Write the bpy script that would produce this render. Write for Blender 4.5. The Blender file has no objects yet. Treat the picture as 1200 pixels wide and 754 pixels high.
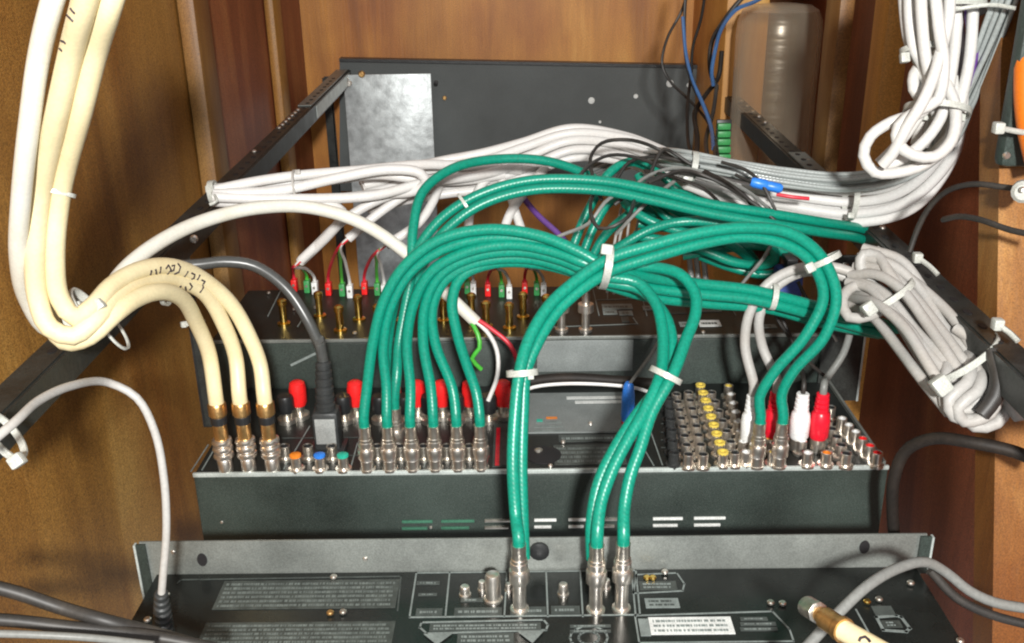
import bpy, bmesh, math, random
from mathutils import Vector, Matrix
from mathutils.bvhtree import BVHTree
random.seed(7)
SC = bpy.context.scene
COL = SC.collection

# ------------------------------------------------------------------ camera
F = 1150.0                       # focal length in pixels of the 1200 px wide photograph
TH, YAW, ROLL = math.radians(21.9), math.radians(0.6), 0.0165
_fw = Vector((0, math.cos(TH), -math.sin(TH)))
_rt = Vector((1, 0, 0)); _up = Vector((0, math.sin(TH), math.cos(TH)))
_rz = Matrix.Rotation(YAW, 3, 'Z')
_fw, _rt, _up = _rz @ _fw, _rz @ _rt, _rz @ _up
RT = (_rt * math.cos(ROLL) - _up * math.sin(ROLL)).normalized()
UP = (_up * math.cos(ROLL) + _rt * math.sin(ROLL)).normalized()
FW = _fw.normalized()
cam = bpy.data.cameras.new('camera'); camo = bpy.data.objects.new('camera', cam); COL.objects.link(camo)
m = Matrix((RT, UP, -FW)).transposed().to_4x4(); camo.matrix_world = m
cam.sensor_width = 36; cam.lens = 36 * F / 1200; cam.clip_start = 0.01; cam.clip_end = 50
SC.camera = camo
SC.cycles.filter_width = 2.1        # the small camera's soft picture

# ------------------------------------------------------------------ light
w = bpy.data.worlds.new('World'); SC.world = w; w.use_nodes = True
w.node_tree.nodes['Background'].inputs[0].default_value = (0.93, 0.97, 1.0, 1)
w.node_tree.nodes['Background'].inputs[1].default_value = 0.48
def lamp(name, loc, target, size, energy, col):
    l = bpy.data.lights.new(name, 'AREA'); l.shape = 'DISK'; l.size = size; l.energy = energy; l.color = col
    o = bpy.data.objects.new(name, l); COL.objects.link(o); o.location = loc
    o.rotation_euler = (Vector(target) - Vector(loc)).to_track_quat('-Z', 'Y').to_euler()
    return o
lamp('camera_flash', (0.06, -0.36, 0.18), (-0.02, 0.8, -0.22), 0.06, 17.5, (1.0, 0.985, 0.95))
vs = SC.view_settings
vs.view_transform = 'Standard'; vs.look = 'None'; vs.exposure = 0; vs.gamma = 1; vs.use_curve_mapping = False

# ------------------------------------------------------------------ pixel -> place
def ray(u, v): return FW + RT * ((u - 600) / F) - UP * ((v - 377) / F)
def atD(u, v, d): return ray(u, v) * d
def atY(u, v, y): r = ray(u, v); return r * (y / r.y)
def atZ(u, v, z): r = ray(u, v); return r * (z / r.z)
def atX(u, v, x): r = ray(u, v); return r * (x / r.x)

# ------------------------------------------------------------------ materials
MT = {}
def nodes_of(m): m.use_nodes = True; nt = m.node_tree; return nt, nt.nodes, nt.links, nt.nodes['Principled BSDF']
def plain(name, col, rough=.45, metal=0., spec=.5, var=.12, scale=60., bump=0., bscale=300., speck=0., coat=0., grain=.18):
    m = bpy.data.materials.new(name); nt, N, L, b = nodes_of(m)
    b.inputs['Roughness'].default_value = rough; b.inputs['Metallic'].default_value = metal
    b.inputs['Specular IOR Level'].default_value = spec; b.inputs['Coat Weight'].default_value = coat
    tc = N.new('ShaderNodeTexCoord')
    nz = N.new('ShaderNodeTexNoise'); nz.inputs['Scale'].default_value = scale; nz.inputs['Detail'].default_value = 6
    L.new(tc.outputs['Object'], nz.inputs['Vector'])
    mr = N.new('ShaderNodeMapRange'); mr.inputs[1].default_value = .3; mr.inputs[2].default_value = .7
    mr.inputs[3].default_value = 1 - var; mr.inputs[4].default_value = 1 + var; L.new(nz.outputs['Fac'], mr.inputs[0])
    hs = N.new('ShaderNodeMix'); hs.data_type = 'RGBA'; hs.blend_type = 'MULTIPLY'; hs.inputs[0].default_value = 1
    hs.inputs[6].default_value = (*col, 1); L.new(mr.outputs[0], hs.inputs[7])
    out = hs.outputs[2]
    if metal < .5:
        g = N.new('ShaderNodeTexNoise'); g.inputs['Scale'].default_value = 1400; g.inputs['Detail'].default_value = 1; L.new(tc.outputs['Object'], g.inputs['Vector'])
        gr = N.new('ShaderNodeMapRange'); gr.inputs[1].default_value = .3; gr.inputs[2].default_value = .7; gr.inputs[3].default_value = 1 - grain; gr.inputs[4].default_value = 1 + grain; L.new(g.outputs['Fac'], gr.inputs[0])
        gm = N.new('ShaderNodeMix'); gm.data_type = 'RGBA'; gm.blend_type = 'MULTIPLY'; gm.inputs[0].default_value = 1; L.new(out, gm.inputs[6]); L.new(gr.outputs[0], gm.inputs[7]); out = gm.outputs[2]
    if speck > 0:       # dust specks and pin-prick wear
        n2 = N.new('ShaderNodeTexNoise'); n2.inputs['Scale'].default_value = 1900; n2.inputs['Detail'].default_value = 2
        L.new(tc.outputs['Object'], n2.inputs['Vector'])
        r2 = N.new('ShaderNodeMapRange'); r2.inputs[1].default_value = .5; r2.inputs[2].default_value = .72
        r2.inputs[3].default_value = 0; r2.inputs[4].default_value = speck; L.new(n2.outputs['Fac'], r2.inputs[0])
        mx = N.new('ShaderNodeMix'); mx.data_type = 'RGBA'; L.new(r2.outputs[0], mx.inputs[0])
        L.new(out, mx.inputs[6]); mx.inputs[7].default_value = (.34, .37, .34, 1); out = mx.outputs[2]
        r3 = N.new('ShaderNodeMapRange'); r3.inputs[3].default_value = rough - .1; r3.inputs[4].default_value = rough + .15
        L.new(nz.outputs['Fac'], r3.inputs[0]); L.new(r3.outputs[0], b.inputs['Roughness'])
    L.new(out, b.inputs['Base Color'])
    if bump > 0:
        n3 = N.new('ShaderNodeTexNoise'); n3.inputs['Scale'].default_value = bscale; n3.inputs['Detail'].default_value = 3
        L.new(tc.outputs['Object'], n3.inputs['Vector'])
        bp = N.new('ShaderNodeBump'); bp.inputs['Strength'].default_value = bump; bp.inputs['Distance'].default_value = .001
        L.new(n3.outputs['Fac'], bp.inputs['Height']); L.new(bp.outputs[0], b.inputs['Normal'])
    MT[name] = m; return m
def wood(name, dark, mid, light, s=1., rough=.5, seed=0., speck=.5, stain=.8):
    m = bpy.data.materials.new(name); nt, N, L, b = nodes_of(m)
    tc = N.new('ShaderNodeTexCoord'); mp = N.new('ShaderNodeMapping'); L.new(tc.outputs['Object'], mp.inputs[0])
    mp.inputs['Location'].default_value = (seed, seed * 2, seed * 3); mp.inputs['Scale'].default_value = (14 * s, 14 * s, 1.6 * s)
    n1 = N.new('ShaderNodeTexNoise'); n1.inputs['Scale'].default_value = 1; n1.inputs['Detail'].default_value = 7; n1.inputs['Distortion'].default_value = 1.6
    L.new(mp.outputs[0], n1.inputs['Vector'])
    mp2 = N.new('ShaderNodeMapping'); mp2.inputs['Scale'].default_value = (260, 260, 12); L.new(tc.outputs['Object'], mp2.inputs[0])
    n2 = N.new('ShaderNodeTexNoise'); n2.inputs['Scale'].default_value = 1; n2.inputs['Detail'].default_value = 4; L.new(mp2.outputs[0], n2.inputs['Vector'])
    n3 = N.new('ShaderNodeTexNoise'); n3.inputs['Scale'].default_value = 5; n3.inputs['Detail'].default_value = 5; L.new(tc.outputs['Object'], n3.inputs['Vector'])
    a = N.new('ShaderNodeMath'); a.operation = 'MULTIPLY_ADD'; L.new(n2.outputs['Fac'], a.inputs[0]); a.inputs[1].default_value = .16; L.new(n1.outputs['Fac'], a.inputs[2])
    a2 = N.new('ShaderNodeMath'); a2.operation = 'MULTIPLY_ADD'; L.new(n3.outputs['Fac'], a2.inputs[0]); a2.inputs[1].default_value = .45; L.new(a.outputs[0], a2.inputs[2])
    cr = N.new('ShaderNodeValToRGB'); e = cr.color_ramp.elements
    e[0].position = .62; e[0].color = (*dark, 1); e[1].position = 1.12; e[1].color = (*light, 1)
    k = cr.color_ramp.elements.new(.88); k.color = (*mid, 1)
    sc_ = N.new('ShaderNodeMath'); sc_.operation = 'MULTIPLY'; sc_.inputs[1].default_value = 1.0; L.new(a2.outputs[0], sc_.inputs[0])
    L.new(sc_.outputs[0], cr.inputs[0])
    n4 = N.new('ShaderNodeTexNoise'); n4.inputs['Scale'].default_value = 1150; n4.inputs['Detail'].default_value = 2; L.new(tc.outputs['Object'], n4.inputs['Vector'])
    r4 = N.new('ShaderNodeMapRange'); r4.inputs[1].default_value = .3; r4.inputs[2].default_value = .7; r4.inputs[3].default_value = 1 - speck; r4.inputs[4].default_value = 1 + speck
    L.new(n4.outputs['Fac'], r4.inputs[0])
    mx = N.new('ShaderNodeMix'); mx.data_type = 'RGBA'; mx.blend_type = 'MULTIPLY'; mx.inputs[0].default_value = 1
    n5 = N.new('ShaderNodeTexNoise'); n5.inputs['Scale'].default_value = 6.5; n5.inputs['Detail'].default_value = 5; n5.inputs['Roughness'].default_value = .62
    mp5 = N.new('ShaderNodeMapping'); mp5.inputs['Location'].default_value = (seed * 5, 1, seed); mp5.inputs['Scale'].default_value = (1, 1, .55); L.new(tc.outputs['Object'], mp5.inputs[0]); L.new(mp5.outputs[0], n5.inputs['Vector'])
    r5 = N.new('ShaderNodeMapRange'); r5.inputs[1].default_value = .42; r5.inputs[2].default_value = .66; r5.inputs[3].default_value = 0; r5.inputs[4].default_value = stain; L.new(n5.outputs['Fac'], r5.inputs[0])
    st = N.new('ShaderNodeMix'); st.data_type = 'RGBA'; st.blend_type = 'MULTIPLY'; L.new(r5.outputs[0], st.inputs[0]); L.new(cr.outputs[0], st.inputs[6]); st.inputs[7].default_value = (.62, .43, .33, 1)
    L.new(st.outputs[2], mx.inputs[6]); L.new(r4.outputs[0], mx.inputs[7]); L.new(mx.outputs[2], b.inputs['Base Color'])
    b.inputs['Roughness'].default_value = rough
    bp = N.new('ShaderNodeBump'); bp.inputs['Strength'].default_value = .25; bp.inputs['Distance'].default_value = .001
    L.new(n2.outputs['Fac'], bp.inputs['Height']); L.new(bp.outputs[0], b.inputs['Normal'])
    MT[name] = m; return m
def sheathing(name, col, rough=.35, braid=0., var=.08, spec=.5, dirt=(.25, .2, .14), dirtamt=.15, coat=0., trans=0.):
    m = bpy.data.materials.new(name); nt, N, L, b = nodes_of(m)
    b.inputs['Roughness'].default_value = rough; b.inputs['Specular IOR Level'].default_value = spec; b.inputs['Coat Weight'].default_value = coat
    b.inputs['Transmission Weight'].default_value = trans
    tc = N.new('ShaderNodeTexCoord')
    nz = N.new('ShaderNodeTexNoise'); nz.inputs['Scale'].default_value = 45; nz.inputs['Detail'].default_value = 6; L.new(tc.outputs['Object'], nz.inputs['Vector'])
    r1 = N.new('ShaderNodeMapRange'); r1.inputs[1].default_value = .45; r1.inputs[2].default_value = .75; r1.inputs[3].default_value = 0; r1.inputs[4].default_value = dirtamt
    L.new(nz.outputs['Fac'], r1.inputs[0])
    mx = N.new('ShaderNodeMix'); mx.data_type = 'RGBA'; L.new(r1.outputs[0], mx.inputs[0]); mx.inputs[6].default_value = (*col, 1); mx.inputs[7].default_value = (*dirt, 1)
    n2 = N.new('ShaderNodeTexNoise'); n2.inputs['Scale'].default_value = 600; L.new(tc.outputs['Object'], n2.inputs['Vector'])
    r2 = N.new('ShaderNodeMapRange'); r2.inputs[1].default_value = .3; r2.inputs[2].default_value = .7; r2.inputs[3].default_value = 1 - var; r2.inputs[4].default_value = 1 + var
    L.new(n2.outputs['Fac'], r2.inputs[0])
    mm = N.new('ShaderNodeMix'); mm.data_type = 'RGBA'; mm.blend_type = 'MULTIPLY'; mm.inputs[0].default_value = 1
    L.new(mx.outputs[2], mm.inputs[6]); L.new(r2.outputs[0], mm.inputs[7]); L.new(mm.outputs[2], b.inputs['Base Color'])
    if braid > 0:       # the braid under the jacket shows through as a fine spiral relief
        mp = N.new('ShaderNodeMapping'); mp.inputs['Rotation'].default_value = (0, 0, .55); L.new(tc.outputs['UV'], mp.inputs[0])
        wv = N.new('ShaderNodeTexWave'); wv.inputs['Scale'].default_value = 150; wv.bands_direction = 'Y'; L.new(mp.outputs[0], wv.inputs['Vector'])
        bp = N.new('ShaderNodeBump'); bp.inputs['Strength'].default_value = braid; bp.inputs['Distance'].default_value = .0006
        L.new(wv.outputs['Fac'], bp.inputs['Height']); L.new(bp.outputs[0], b.inputs['Normal'])
    MT[name] = m; return m

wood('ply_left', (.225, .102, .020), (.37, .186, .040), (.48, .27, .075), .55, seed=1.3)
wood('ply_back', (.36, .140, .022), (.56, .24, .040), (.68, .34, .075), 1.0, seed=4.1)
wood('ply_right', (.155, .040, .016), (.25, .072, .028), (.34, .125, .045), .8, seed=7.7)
wood('pine', (.44, .20, .040), (.60, .30, .068), (.70, .40, .12), 1.2, seed=2.2, speck=.25, stain=.2)
wood('pine_dull', (.22, .115, .034), (.31, .175, .055), (.40, .245, .095), 1.0, seed=9.2, speck=.35)
plain('black_steel', (.025, .036, .031), .42, 0., .5, .45, 14, .10, 900, .07, grain=.40)
plain('black_panel', (.010, .012, .011), .24, 0., .5, .3, 40, .05, 300, .04)
plain('matte_panel', (.010, .012, .011), .42, 0., .4, .3, 40, .05, 300, .05)
plain('far_black', (.075, .083, .082), .55, 0., .4, .35, 8, .1, 600, .12, grain=.4)
plain('rail_black', (.022, .024, .022), .36, 0., .45, .4, 60, .2, 300, .06, grain=.4)
plain('grey_lip', (.20, .215, .20), .38, .3, .5, .25, 30, .1, 300, .12)
plain('edge_grey', (.45, .50, .48), .4, .2, .5, .2, 80)
plain('zinc', (.47, .505, .51), .42, .30, .5, .32, 75, .4, 110, grain=.3)
plain('nickel', (.82, .77, .70), .31, .95, .5, .2, 200, .1, 600)
plain('dull_nickel', (.66, .62, .55), .33, .95, .5, .3, 200, .2, 600)
plain('brass', (.86, .60, .17), .22, 1., .5, .2, 200)
plain('bronze', (.62, .38, .15), .33, .9, .5, .3, 200, .2, 500)
plain('red_plastic', (.80, .018, .018), .38, 0., .5, .15, 150, .1, 500)
plain('rca_red', (.72, .012, .03), .30, 0., .5, .1, 150)
plain('rca_white', (.80, .81, .80), .35, 0., .5, .06, 150)
plain('yellow_plastic', (.74, .56, .10), .35)
plain('blue_plastic', (.03, .20, .70), .35)
plain('green_plastic', (.05, .30, .09), .4)
plain('teal_plastic', (.02, .40, .28), .4)
plain('orange_plastic', (.75, .22, .02), .4)
plain('black_plastic', (.018, .019, .02), .38, 0., .5, .3, 80, .15, 400)
plain('dark_plastic', (.030, .032, .032), .42, 0., .5, .3, 80, .15, 400)
plain('grey_plastic', (.28, .29, .28), .45, 0., .5, .2, 80)
plain('tie_white', (.45, .46, .42), .35, 0., .5, .08, 150)
plain('print_grey', (.06, .07, .065), .5, 0., .4, .25, 120)
plain('print_light', (.20, .23, .22), .5, 0., .4, .2, 120)
plain('print_dim', (.125, .145, .135), .5, 0., .4, .3, 300)
plain('print_white', (.66, .68, .66), .5, 0., .4, .12, 120)
plain('label_grey', (.055, .063, .057), .45, 0., .4, .35, 150)
plain('ink', (.012, .011, .012), .6)
plain('marker', (.03, .02, .03), .6)
plain('reflection_green', (.045, .15, .095), .45)  # colour of the reflections drawn on the middle unit's front
plain('sheen_grey', (.19, .21, .205), .36)  # lighter grey with the panels' sheen put into it
wood('pine_old', (.20, .080, .018), (.28, .122, .028), (.36, .18, .05), 1.2, seed=5.2, speck=.3)
plain('blueprint', (.05, .09, .32), .5)
sheathing('green_jacket', (.003, .232, .155), .34, .07, .16, .5, (.01, .15, .10), .25)
sheathing('cream_jacket', (.76, .66, .41), .42, .03, .05, .4, (.55, .40, .18), .30)
sheathing('ivory_jacket', (.66, .65, .58), .42, .03, .05, .4, (.5, .42, .25), .25)
sheathing('white_jacket', (.66, .652, .635), .40, 0, .05, .45, (.5, .42, .36), .22)
sheathing('coil_jacket', (.58, .57, .545), .42, 0, .06, .4, (.4, .35, .3), .25)
sheathing('greywhite_jacket', (.40, .39, .37), .45, 0, .07, .4, (.34, .28, .22), .35)
sheathing('grey_jacket', (.19, .195, .185), .42, 0, .1, .4, (.15, .13, .1), .3)
sheathing('clear_jacket', (.34, .37, .36), .22, .1, .1, .6, (.22, .23, .23), .5)
sheathing('dark_jacket', (.026, .024, .022), .5, 0, .15, .5, (.12, .1, .08), .3)
sheathing('black_jacket', (.016, .013, .011), .6, 0, .2, .3, (.05, .035, .025), .4)
sheathing('power_jacket', (.065, .067, .065), .32, 0, .1, .6, (.1, .09, .07), .25)
sheathing('blue_jacket', (.05, .13, .30), .35)
sheathing('red_jacket', (.62, .02, .045), .38)
sheathing('wiregreen_jacket', (.06, .42, .04), .38)
sheathing('purple_jacket', (.13, .05, .26), .4)
sheathing('orange_jacket', (.62, .15, .01), .4)
# clear plastic for the bottle
m = bpy.data.materials.new('clear_plastic'); nt, N, L, b = nodes_of(m)
tr = N.new('ShaderNodeBsdfTransparent'); tr.inputs[0].default_value = (.97, .90, .78, 1)
b.inputs['Base Color'].default_value = (.70, .60, .46, 1); b.inputs['Roughness'].default_value = .27; b.inputs['Specular IOR Level'].default_value = 1.0
b.inputs['Metallic'].default_value = .35
lw = N.new('ShaderNodeLayerWeight'); lw.inputs[0].default_value = .5
rr = N.new('ShaderNodeMapRange'); rr.inputs[3].default_value = .17; rr.inputs[4].default_value = .9; L.new(lw.outputs['Facing'], rr.inputs[0])
ms = N.new('ShaderNodeMixShader'); L.new(rr.outputs[0], ms.inputs[0]); L.new(tr.outputs[0], ms.inputs[1]); L.new(b.outputs[0], ms.inputs[2])
tcn = N.new('ShaderNodeTexCoord'); mpn = N.new('ShaderNodeMapping'); mpn.inputs['Scale'].default_value = (8, 8, 50); L.new(tcn.outputs['Object'], mpn.inputs[0])
nzn = N.new('ShaderNodeTexNoise'); nzn.inputs['Scale'].default_value = 1; nzn.inputs['Detail'].default_value = 3; L.new(mpn.outputs[0], nzn.inputs['Vector'])
bpn = N.new('ShaderNodeBump'); bpn.inputs['Strength'].default_value = .35; bpn.inputs['Distance'].default_value = .004; L.new(nzn.outputs['Fac'], bpn.inputs['Height']); L.new(bpn.outputs[0], b.inputs['Normal'])
L.new(ms.outputs[0], N['Material Output'].inputs[0]); MT['clear_plastic'] = m

# ------------------------------------------------------------------ object helpers
def tag(o, label=None, cat=None, group=None, kind=None):
    if label: o['label'] = label
    if cat: o['category'] = cat
    if group: o['group'] = group
    if kind: o['kind'] = kind
    return o
def empty(name, loc, label, cat, group=None):
    o = bpy.data.objects.new(name, None); COL.objects.link(o); o.location = loc; o.empty_display_size = .01
    return tag(o, label, cat, group)
def wpos(o):
    p = Vector(o.location)
    while o.parent: o = o.parent; p = p + Vector(o.location)
    return p
def link(name, me, parent=None, loc=None):
    """loc is a WORLD location (default origin); parents carry no rotation"""
    o = bpy.data.objects.new(name, me); COL.objects.link(o)
    L_ = Vector(loc) if loc is not None else Vector((0, 0, 0))
    if parent is not None: o.parent = parent; L_ = L_ - wpos(parent)
    o.location = L_
    return o
def to_mesh(bm, mat, smooth=True, ang=35):
    me = bpy.data.meshes.new('mesh'); bm.normal_update(); bm.to_mesh(me); bm.free()
    if mat: me.materials.append(MT[mat])
    if smooth:
        me.polygons.foreach_set('use_smooth', [True] * len(me.polygons))
        me.set_sharp_from_angle(angle=math.radians(ang))
    return me
def box(bm, x0, x1, y0, y1, z0, z1, bev=0.):
    r = bmesh.ops.create_cube(bm, size=1)
    for v in r['verts']:
        v.co = Vector(((x0 + x1) / 2 + v.co.x * (x1 - x0), (y0 + y1) / 2 + v.co.y * (y1 - y0), (z0 + z1) / 2 + v.co.z * (z1 - z0)))
    if bev: bmesh.ops.bevel(bm, geom=list({e for v in r['verts'] for e in v.link_edges}), offset=bev, segments=2, affect='EDGES', profile=.5)
def boxo(name, mat, parent, x0, x1, y0, y1, z0, z1, bev=0.):
    bm = bmesh.new(); box(bm, x0, x1, y0, y1, z0, z1, bev); return link(name, to_mesh(bm, mat), parent)
def orient(o_axis):
    return Vector((0, 0, 1)).rotation_difference(Vector(o_axis)).to_matrix()
def lathe(bm, prof, n=14, M=None, off=Vector((0, 0, 0)), knurl=None):
    """prof [(r, h)...] along +Z; knurl: set of profile indices whose rings alternate in radius"""
    rings = []
    for i, (r, h) in enumerate(prof):
        ring = []
        for k in range(n):
            a = 2 * math.pi * k / n
            rr = r * (.93 if knurl and i in knurl and k % 2 else 1)
            p = Vector((rr * math.cos(a), rr * math.sin(a), h))
            if M is not None: p = M @ p
            ring.append(bm.verts.new(p + off))
        rings.append(ring)
    for A, B in zip(rings, rings[1:]):
        for k in range(n): bm.faces.new((A[k], A[(k + 1) % n], B[(k + 1) % n], B[k]))
    bm.faces.new(list(reversed(rings[0]))); bm.faces.new(rings[-1])
_lm = {}
def lathe_mesh(key, prof, mat, n=14, knurl=None):
    if key not in _lm:
        bm = bmesh.new(); lathe(bm, prof, n, knurl=knurl); _lm[key] = to_mesh(bm, mat)
    return _lm[key]
def crom(P, step=.005):
    """Catmull-Rom through the points (centripetal), resampled"""
    P = [Vector(p) for p in P]
    Q = [P[0] * 2 - P[1]] + P + [P[-1] * 2 - P[-2]]
    out = []
    for i in range(1, len(Q) - 2):
        p0, p1, p2, p3 = Q[i - 1:i + 3]
        t0 = 0; t1 = t0 + max((p1 - p0).length, 1e-6) ** .5; t2 = t1 + max((p2 - p1).length, 1e-6) ** .5; t3 = t2 + max((p3 - p2).length, 1e-6) ** .5
        n = max(2, int((p2 - p1).length / step))
        for k in range(n):
            t = t1 + (t2 - t1) * k / n
            a1 = p0 * ((t1 - t) / (t1 - t0)) + p1 * ((t - t0) / (t1 - t0)); a2 = p1 * ((t2 - t) / (t2 - t1)) + p2 * ((t - t1) / (t2 - t1)); a3 = p2 * ((t3 - t) / (t3 - t2)) + p3 * ((t - t2) / (t3 - t2))
            b1 = a1 * ((t2 - t) / (t2 - t0)) + a2 * ((t - t0) / (t2 - t0)); b2 = a2 * ((t3 - t) / (t3 - t1)) + a3 * ((t - t1) / (t3 - t1))
            out.append(b1 * ((t2 - t) / (t2 - t1)) + b2 * ((t - t1) / (t2 - t1)))
    out.append(P[-1]); return out
def tube(bm, pts, r, n=10, rfun=None):
    T = [(pts[min(i + 1, len(pts) - 1)] - pts[max(i - 1, 0)]).normalized() for i in range(len(pts))]
    nv = T[0].orthogonal().normalized(); rings = []; s = 0; S = []
    for i, p in enumerate(pts):
        if i: s += (p - pts[i - 1]).length; nv = (nv - T[i] * nv.dot(T[i])).normalized()
        bv = T[i].cross(nv); rr = r if rfun is None else r * rfun(i / (len(pts) - 1), s)
        rings.append([bm.verts.new(p + (nv * math.cos(2 * math.pi * k / n) + bv * math.sin(2 * math.pi * k / n)) * rr) for k in range(n)]); S.append(s)
    uv = bm.loops.layers.uv.verify()
    for i, (A, B) in enumerate(zip(rings, rings[1:])):
        for k in range(n):
            f = bm.faces.new((A[k], A[(k + 1) % n], B[(k + 1) % n], B[k]))
            for l, (uu, vv) in zip(f.loops, ((k, S[i]), (k + 1, S[i]), (k + 1, S[i + 1]), (k, S[i + 1]))): l[uv].uv = (uu / n * .024, vv)
    bm.faces.new(list(reversed(rings[0]))); bm.faces.new(rings[-1])
def tube_mesh(pts, r, mat, n=10, step=.0042, rfun=None):
    bm = bmesh.new(); tube(bm, crom(pts, step), r, n, rfun); return to_mesh(bm, mat, True, 60)
def cable(name, label, cat, pts, r, mat, group=None, start=None, end=None, jitter=0., parent=None, n=10):
    """pts: (u, v, depth); start/end: world points that replace nothing but are added. One mesh."""
    P = [atD(*p) for p in pts]
    if r > .003 and n == 10: n = 14
    if jitter: P = [p + Vector((random.uniform(-1, 1), random.uniform(-1, 1), random.uniform(-1, 1))) * jitter for p in P]
    if start is not None: P = [Vector(q) for q in start] + P
    if end is not None: P = P + [Vector(q) for q in end]
    c = P[0].copy() if parent is None else wpos(parent)
    me = tube_mesh([p - c for p in P], r, mat, n)
    o = link(name, me, parent, c)
    if parent is None: tag(o, label, cat, group)
    return o
def beam(bm, p0, p1, w, h, dw=0., dh=0.):
    """box along p0-p1; w across (x), h up; offset dw, dh"""
    t = (p1 - p0).normalized(); x = t.cross(Vector((0, 0, 1))).normalized(); z = x.cross(t)
    vs_ = []
    for p in (p0, p1):
        for sx, sz in ((-1, -1), (1, -1), (1, 1), (-1, 1)):
            vs_.append(bm.verts.new(p + x * (dw + sx * w / 2) + z * (dh + sz * h / 2)))
    for f in ((0, 1, 2, 3), (7, 6, 5, 4), (0, 4, 5, 1), (1, 5, 6, 2), (2, 6, 7, 3), (3, 7, 4, 0)): bm.faces.new([vs_[i] for i in f])

# ================================================================== SETTING: cabinet of plywood and pine
def wall(name, x0, x1, y0, y1, z0, z1, mat):
    bm = bmesh.new(); box(bm, x0, x1, y0, y1, z0, z1); return tag(link(name, to_mesh(bm, mat, False)), kind='structure')
YB = 1.38
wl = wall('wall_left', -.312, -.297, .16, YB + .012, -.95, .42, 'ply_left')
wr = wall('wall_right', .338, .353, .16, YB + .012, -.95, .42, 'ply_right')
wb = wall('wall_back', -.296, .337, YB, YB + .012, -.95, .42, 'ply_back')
def stud(par, x0, x1, y, dep, mat, bev=.002): return boxo('stud', mat, par, x0, x1, y, y + dep, -.95, .42, bev)
stud(wl, -.2965, -.280, atX(240, 100, -.280).y, .045, 'pine_dull', .004)
boxo('board', 'ply_right', wl, -.2965, -.2925, atX(240, 100, -.280).y + .046, 1.3790, -.95, .42)
stud(wl, -.2920, -.280, atX(330, 100, -.280).y, .04, 'ply_left', .004)
stud(wr, .268, .2865, atX(1030, 100, .268).y, .03, 'pine')
bm = bmesh.new(); _p, _q = atX(1174, -60, .268), atX(1160, 900, .268)
for _ in range(1): beam(bm, Vector((.2772, _q.y + .012, _q.z)), Vector((.2772, _p.y + .012, _p.z)), .0184, .024)
link('stud', to_mesh(bm, 'pine_old'), wr)
boxo('stud', 'pine', wb, atY(846, 100, 1.16).x, atY(895, 100, 1.16).x, 1.16, 1.3795, -.95, .42, .002)
boxo('board', 'pine_dull', wr, .274, .2865, atX(975, 100, .274).y, atX(975, 100, .274).y + .04, -.95, .42, .001)

# ================================================================== THE RACK FRAME
def disc(name, mat, parent, p, axis, r, h, n=10, r2=None):
    bm = bmesh.new(); lathe(bm, [(r, 0), (r, h * .6), (r2 if r2 else r * .7, h)], n, M=orient(axis)); return link(name, to_mesh(bm, mat), parent, p)
LF, LN = atY(397, 92, 1.325), atD(-70, 550, .43)
RF, RN = atY(835, 96, 1.325), atD(1302, 532, .43)
def rail(label, Fp, Np, s, holes, greyspan):
    e = empty('rack_rail', Fp, label, 'rack rail', 'steel rack rails')
    bm = bmesh.new(); beam(bm, Fp, Np, .002, .017, s * .0155, .0022); o = link('upright_flange', to_mesh(bm, 'rail_black'), e)
    bm = bmesh.new(); beam(bm, Fp, Np, .0145, .002, s * .0072, .0105); link('mounting_flange', to_mesh(bm, 'rail_black'), e)
    t = (Np - Fp)
    for k in holes:
        p = Fp + t * k + Vector((-s * .0040, 0, .0115)); disc('screw', 'nickel', o, p, (0, -.35, 1), .0022, .0016)
    for k in range(4, 46):
        p = Fp + t * (k / 50) + Vector((-s * .0085, 0, .0115 if not (greyspan[0] < k / 50 < greyspan[1]) else .0132))
        if 'hole' not in _lm:
            bm = bmesh.new(); lathe(bm, [(.0022, 0), (.0022, .0003)], 10)
            for q_ in bm.verts: q_.co.y *= 1.7
            _lm['hole'] = to_mesh(bm, 'ink')
        link('slot', _lm['hole'], o, p)
    a, b_ = greyspan
    bm = bmesh.new(); beam(bm, Fp + t * a, Fp + t * b_, 0.0148, .0012, s * .0072, .0125); link('strip', 'x' and to_mesh(bm, 'grey_lip'), e)  # lit stretch of the black rail, put in as a grey strip
    bm = bmesh.new(); beam(bm, Fp + t * .012, Fp + t * .235, .0006, .0140, s * .0168, .0022)
    if s < 0: link('strip', to_mesh(bm, 'edge_grey'), e)  # lit inner face of the left rail, painted as a paler strip
    return e
rail('black angle rail running along left wooden wall', LF, LN, -1, [.02, .27, .285, .30, .315, .33, .345, .36, .46, .72, .76], (.01, .25))
rail('black angle rail running along right studded wall', RF, RN, 1, [.12, .15, .18, .21, .24, .27, .30, .33, .50, .55, .60, .65, .70], (.47, .66))
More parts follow.
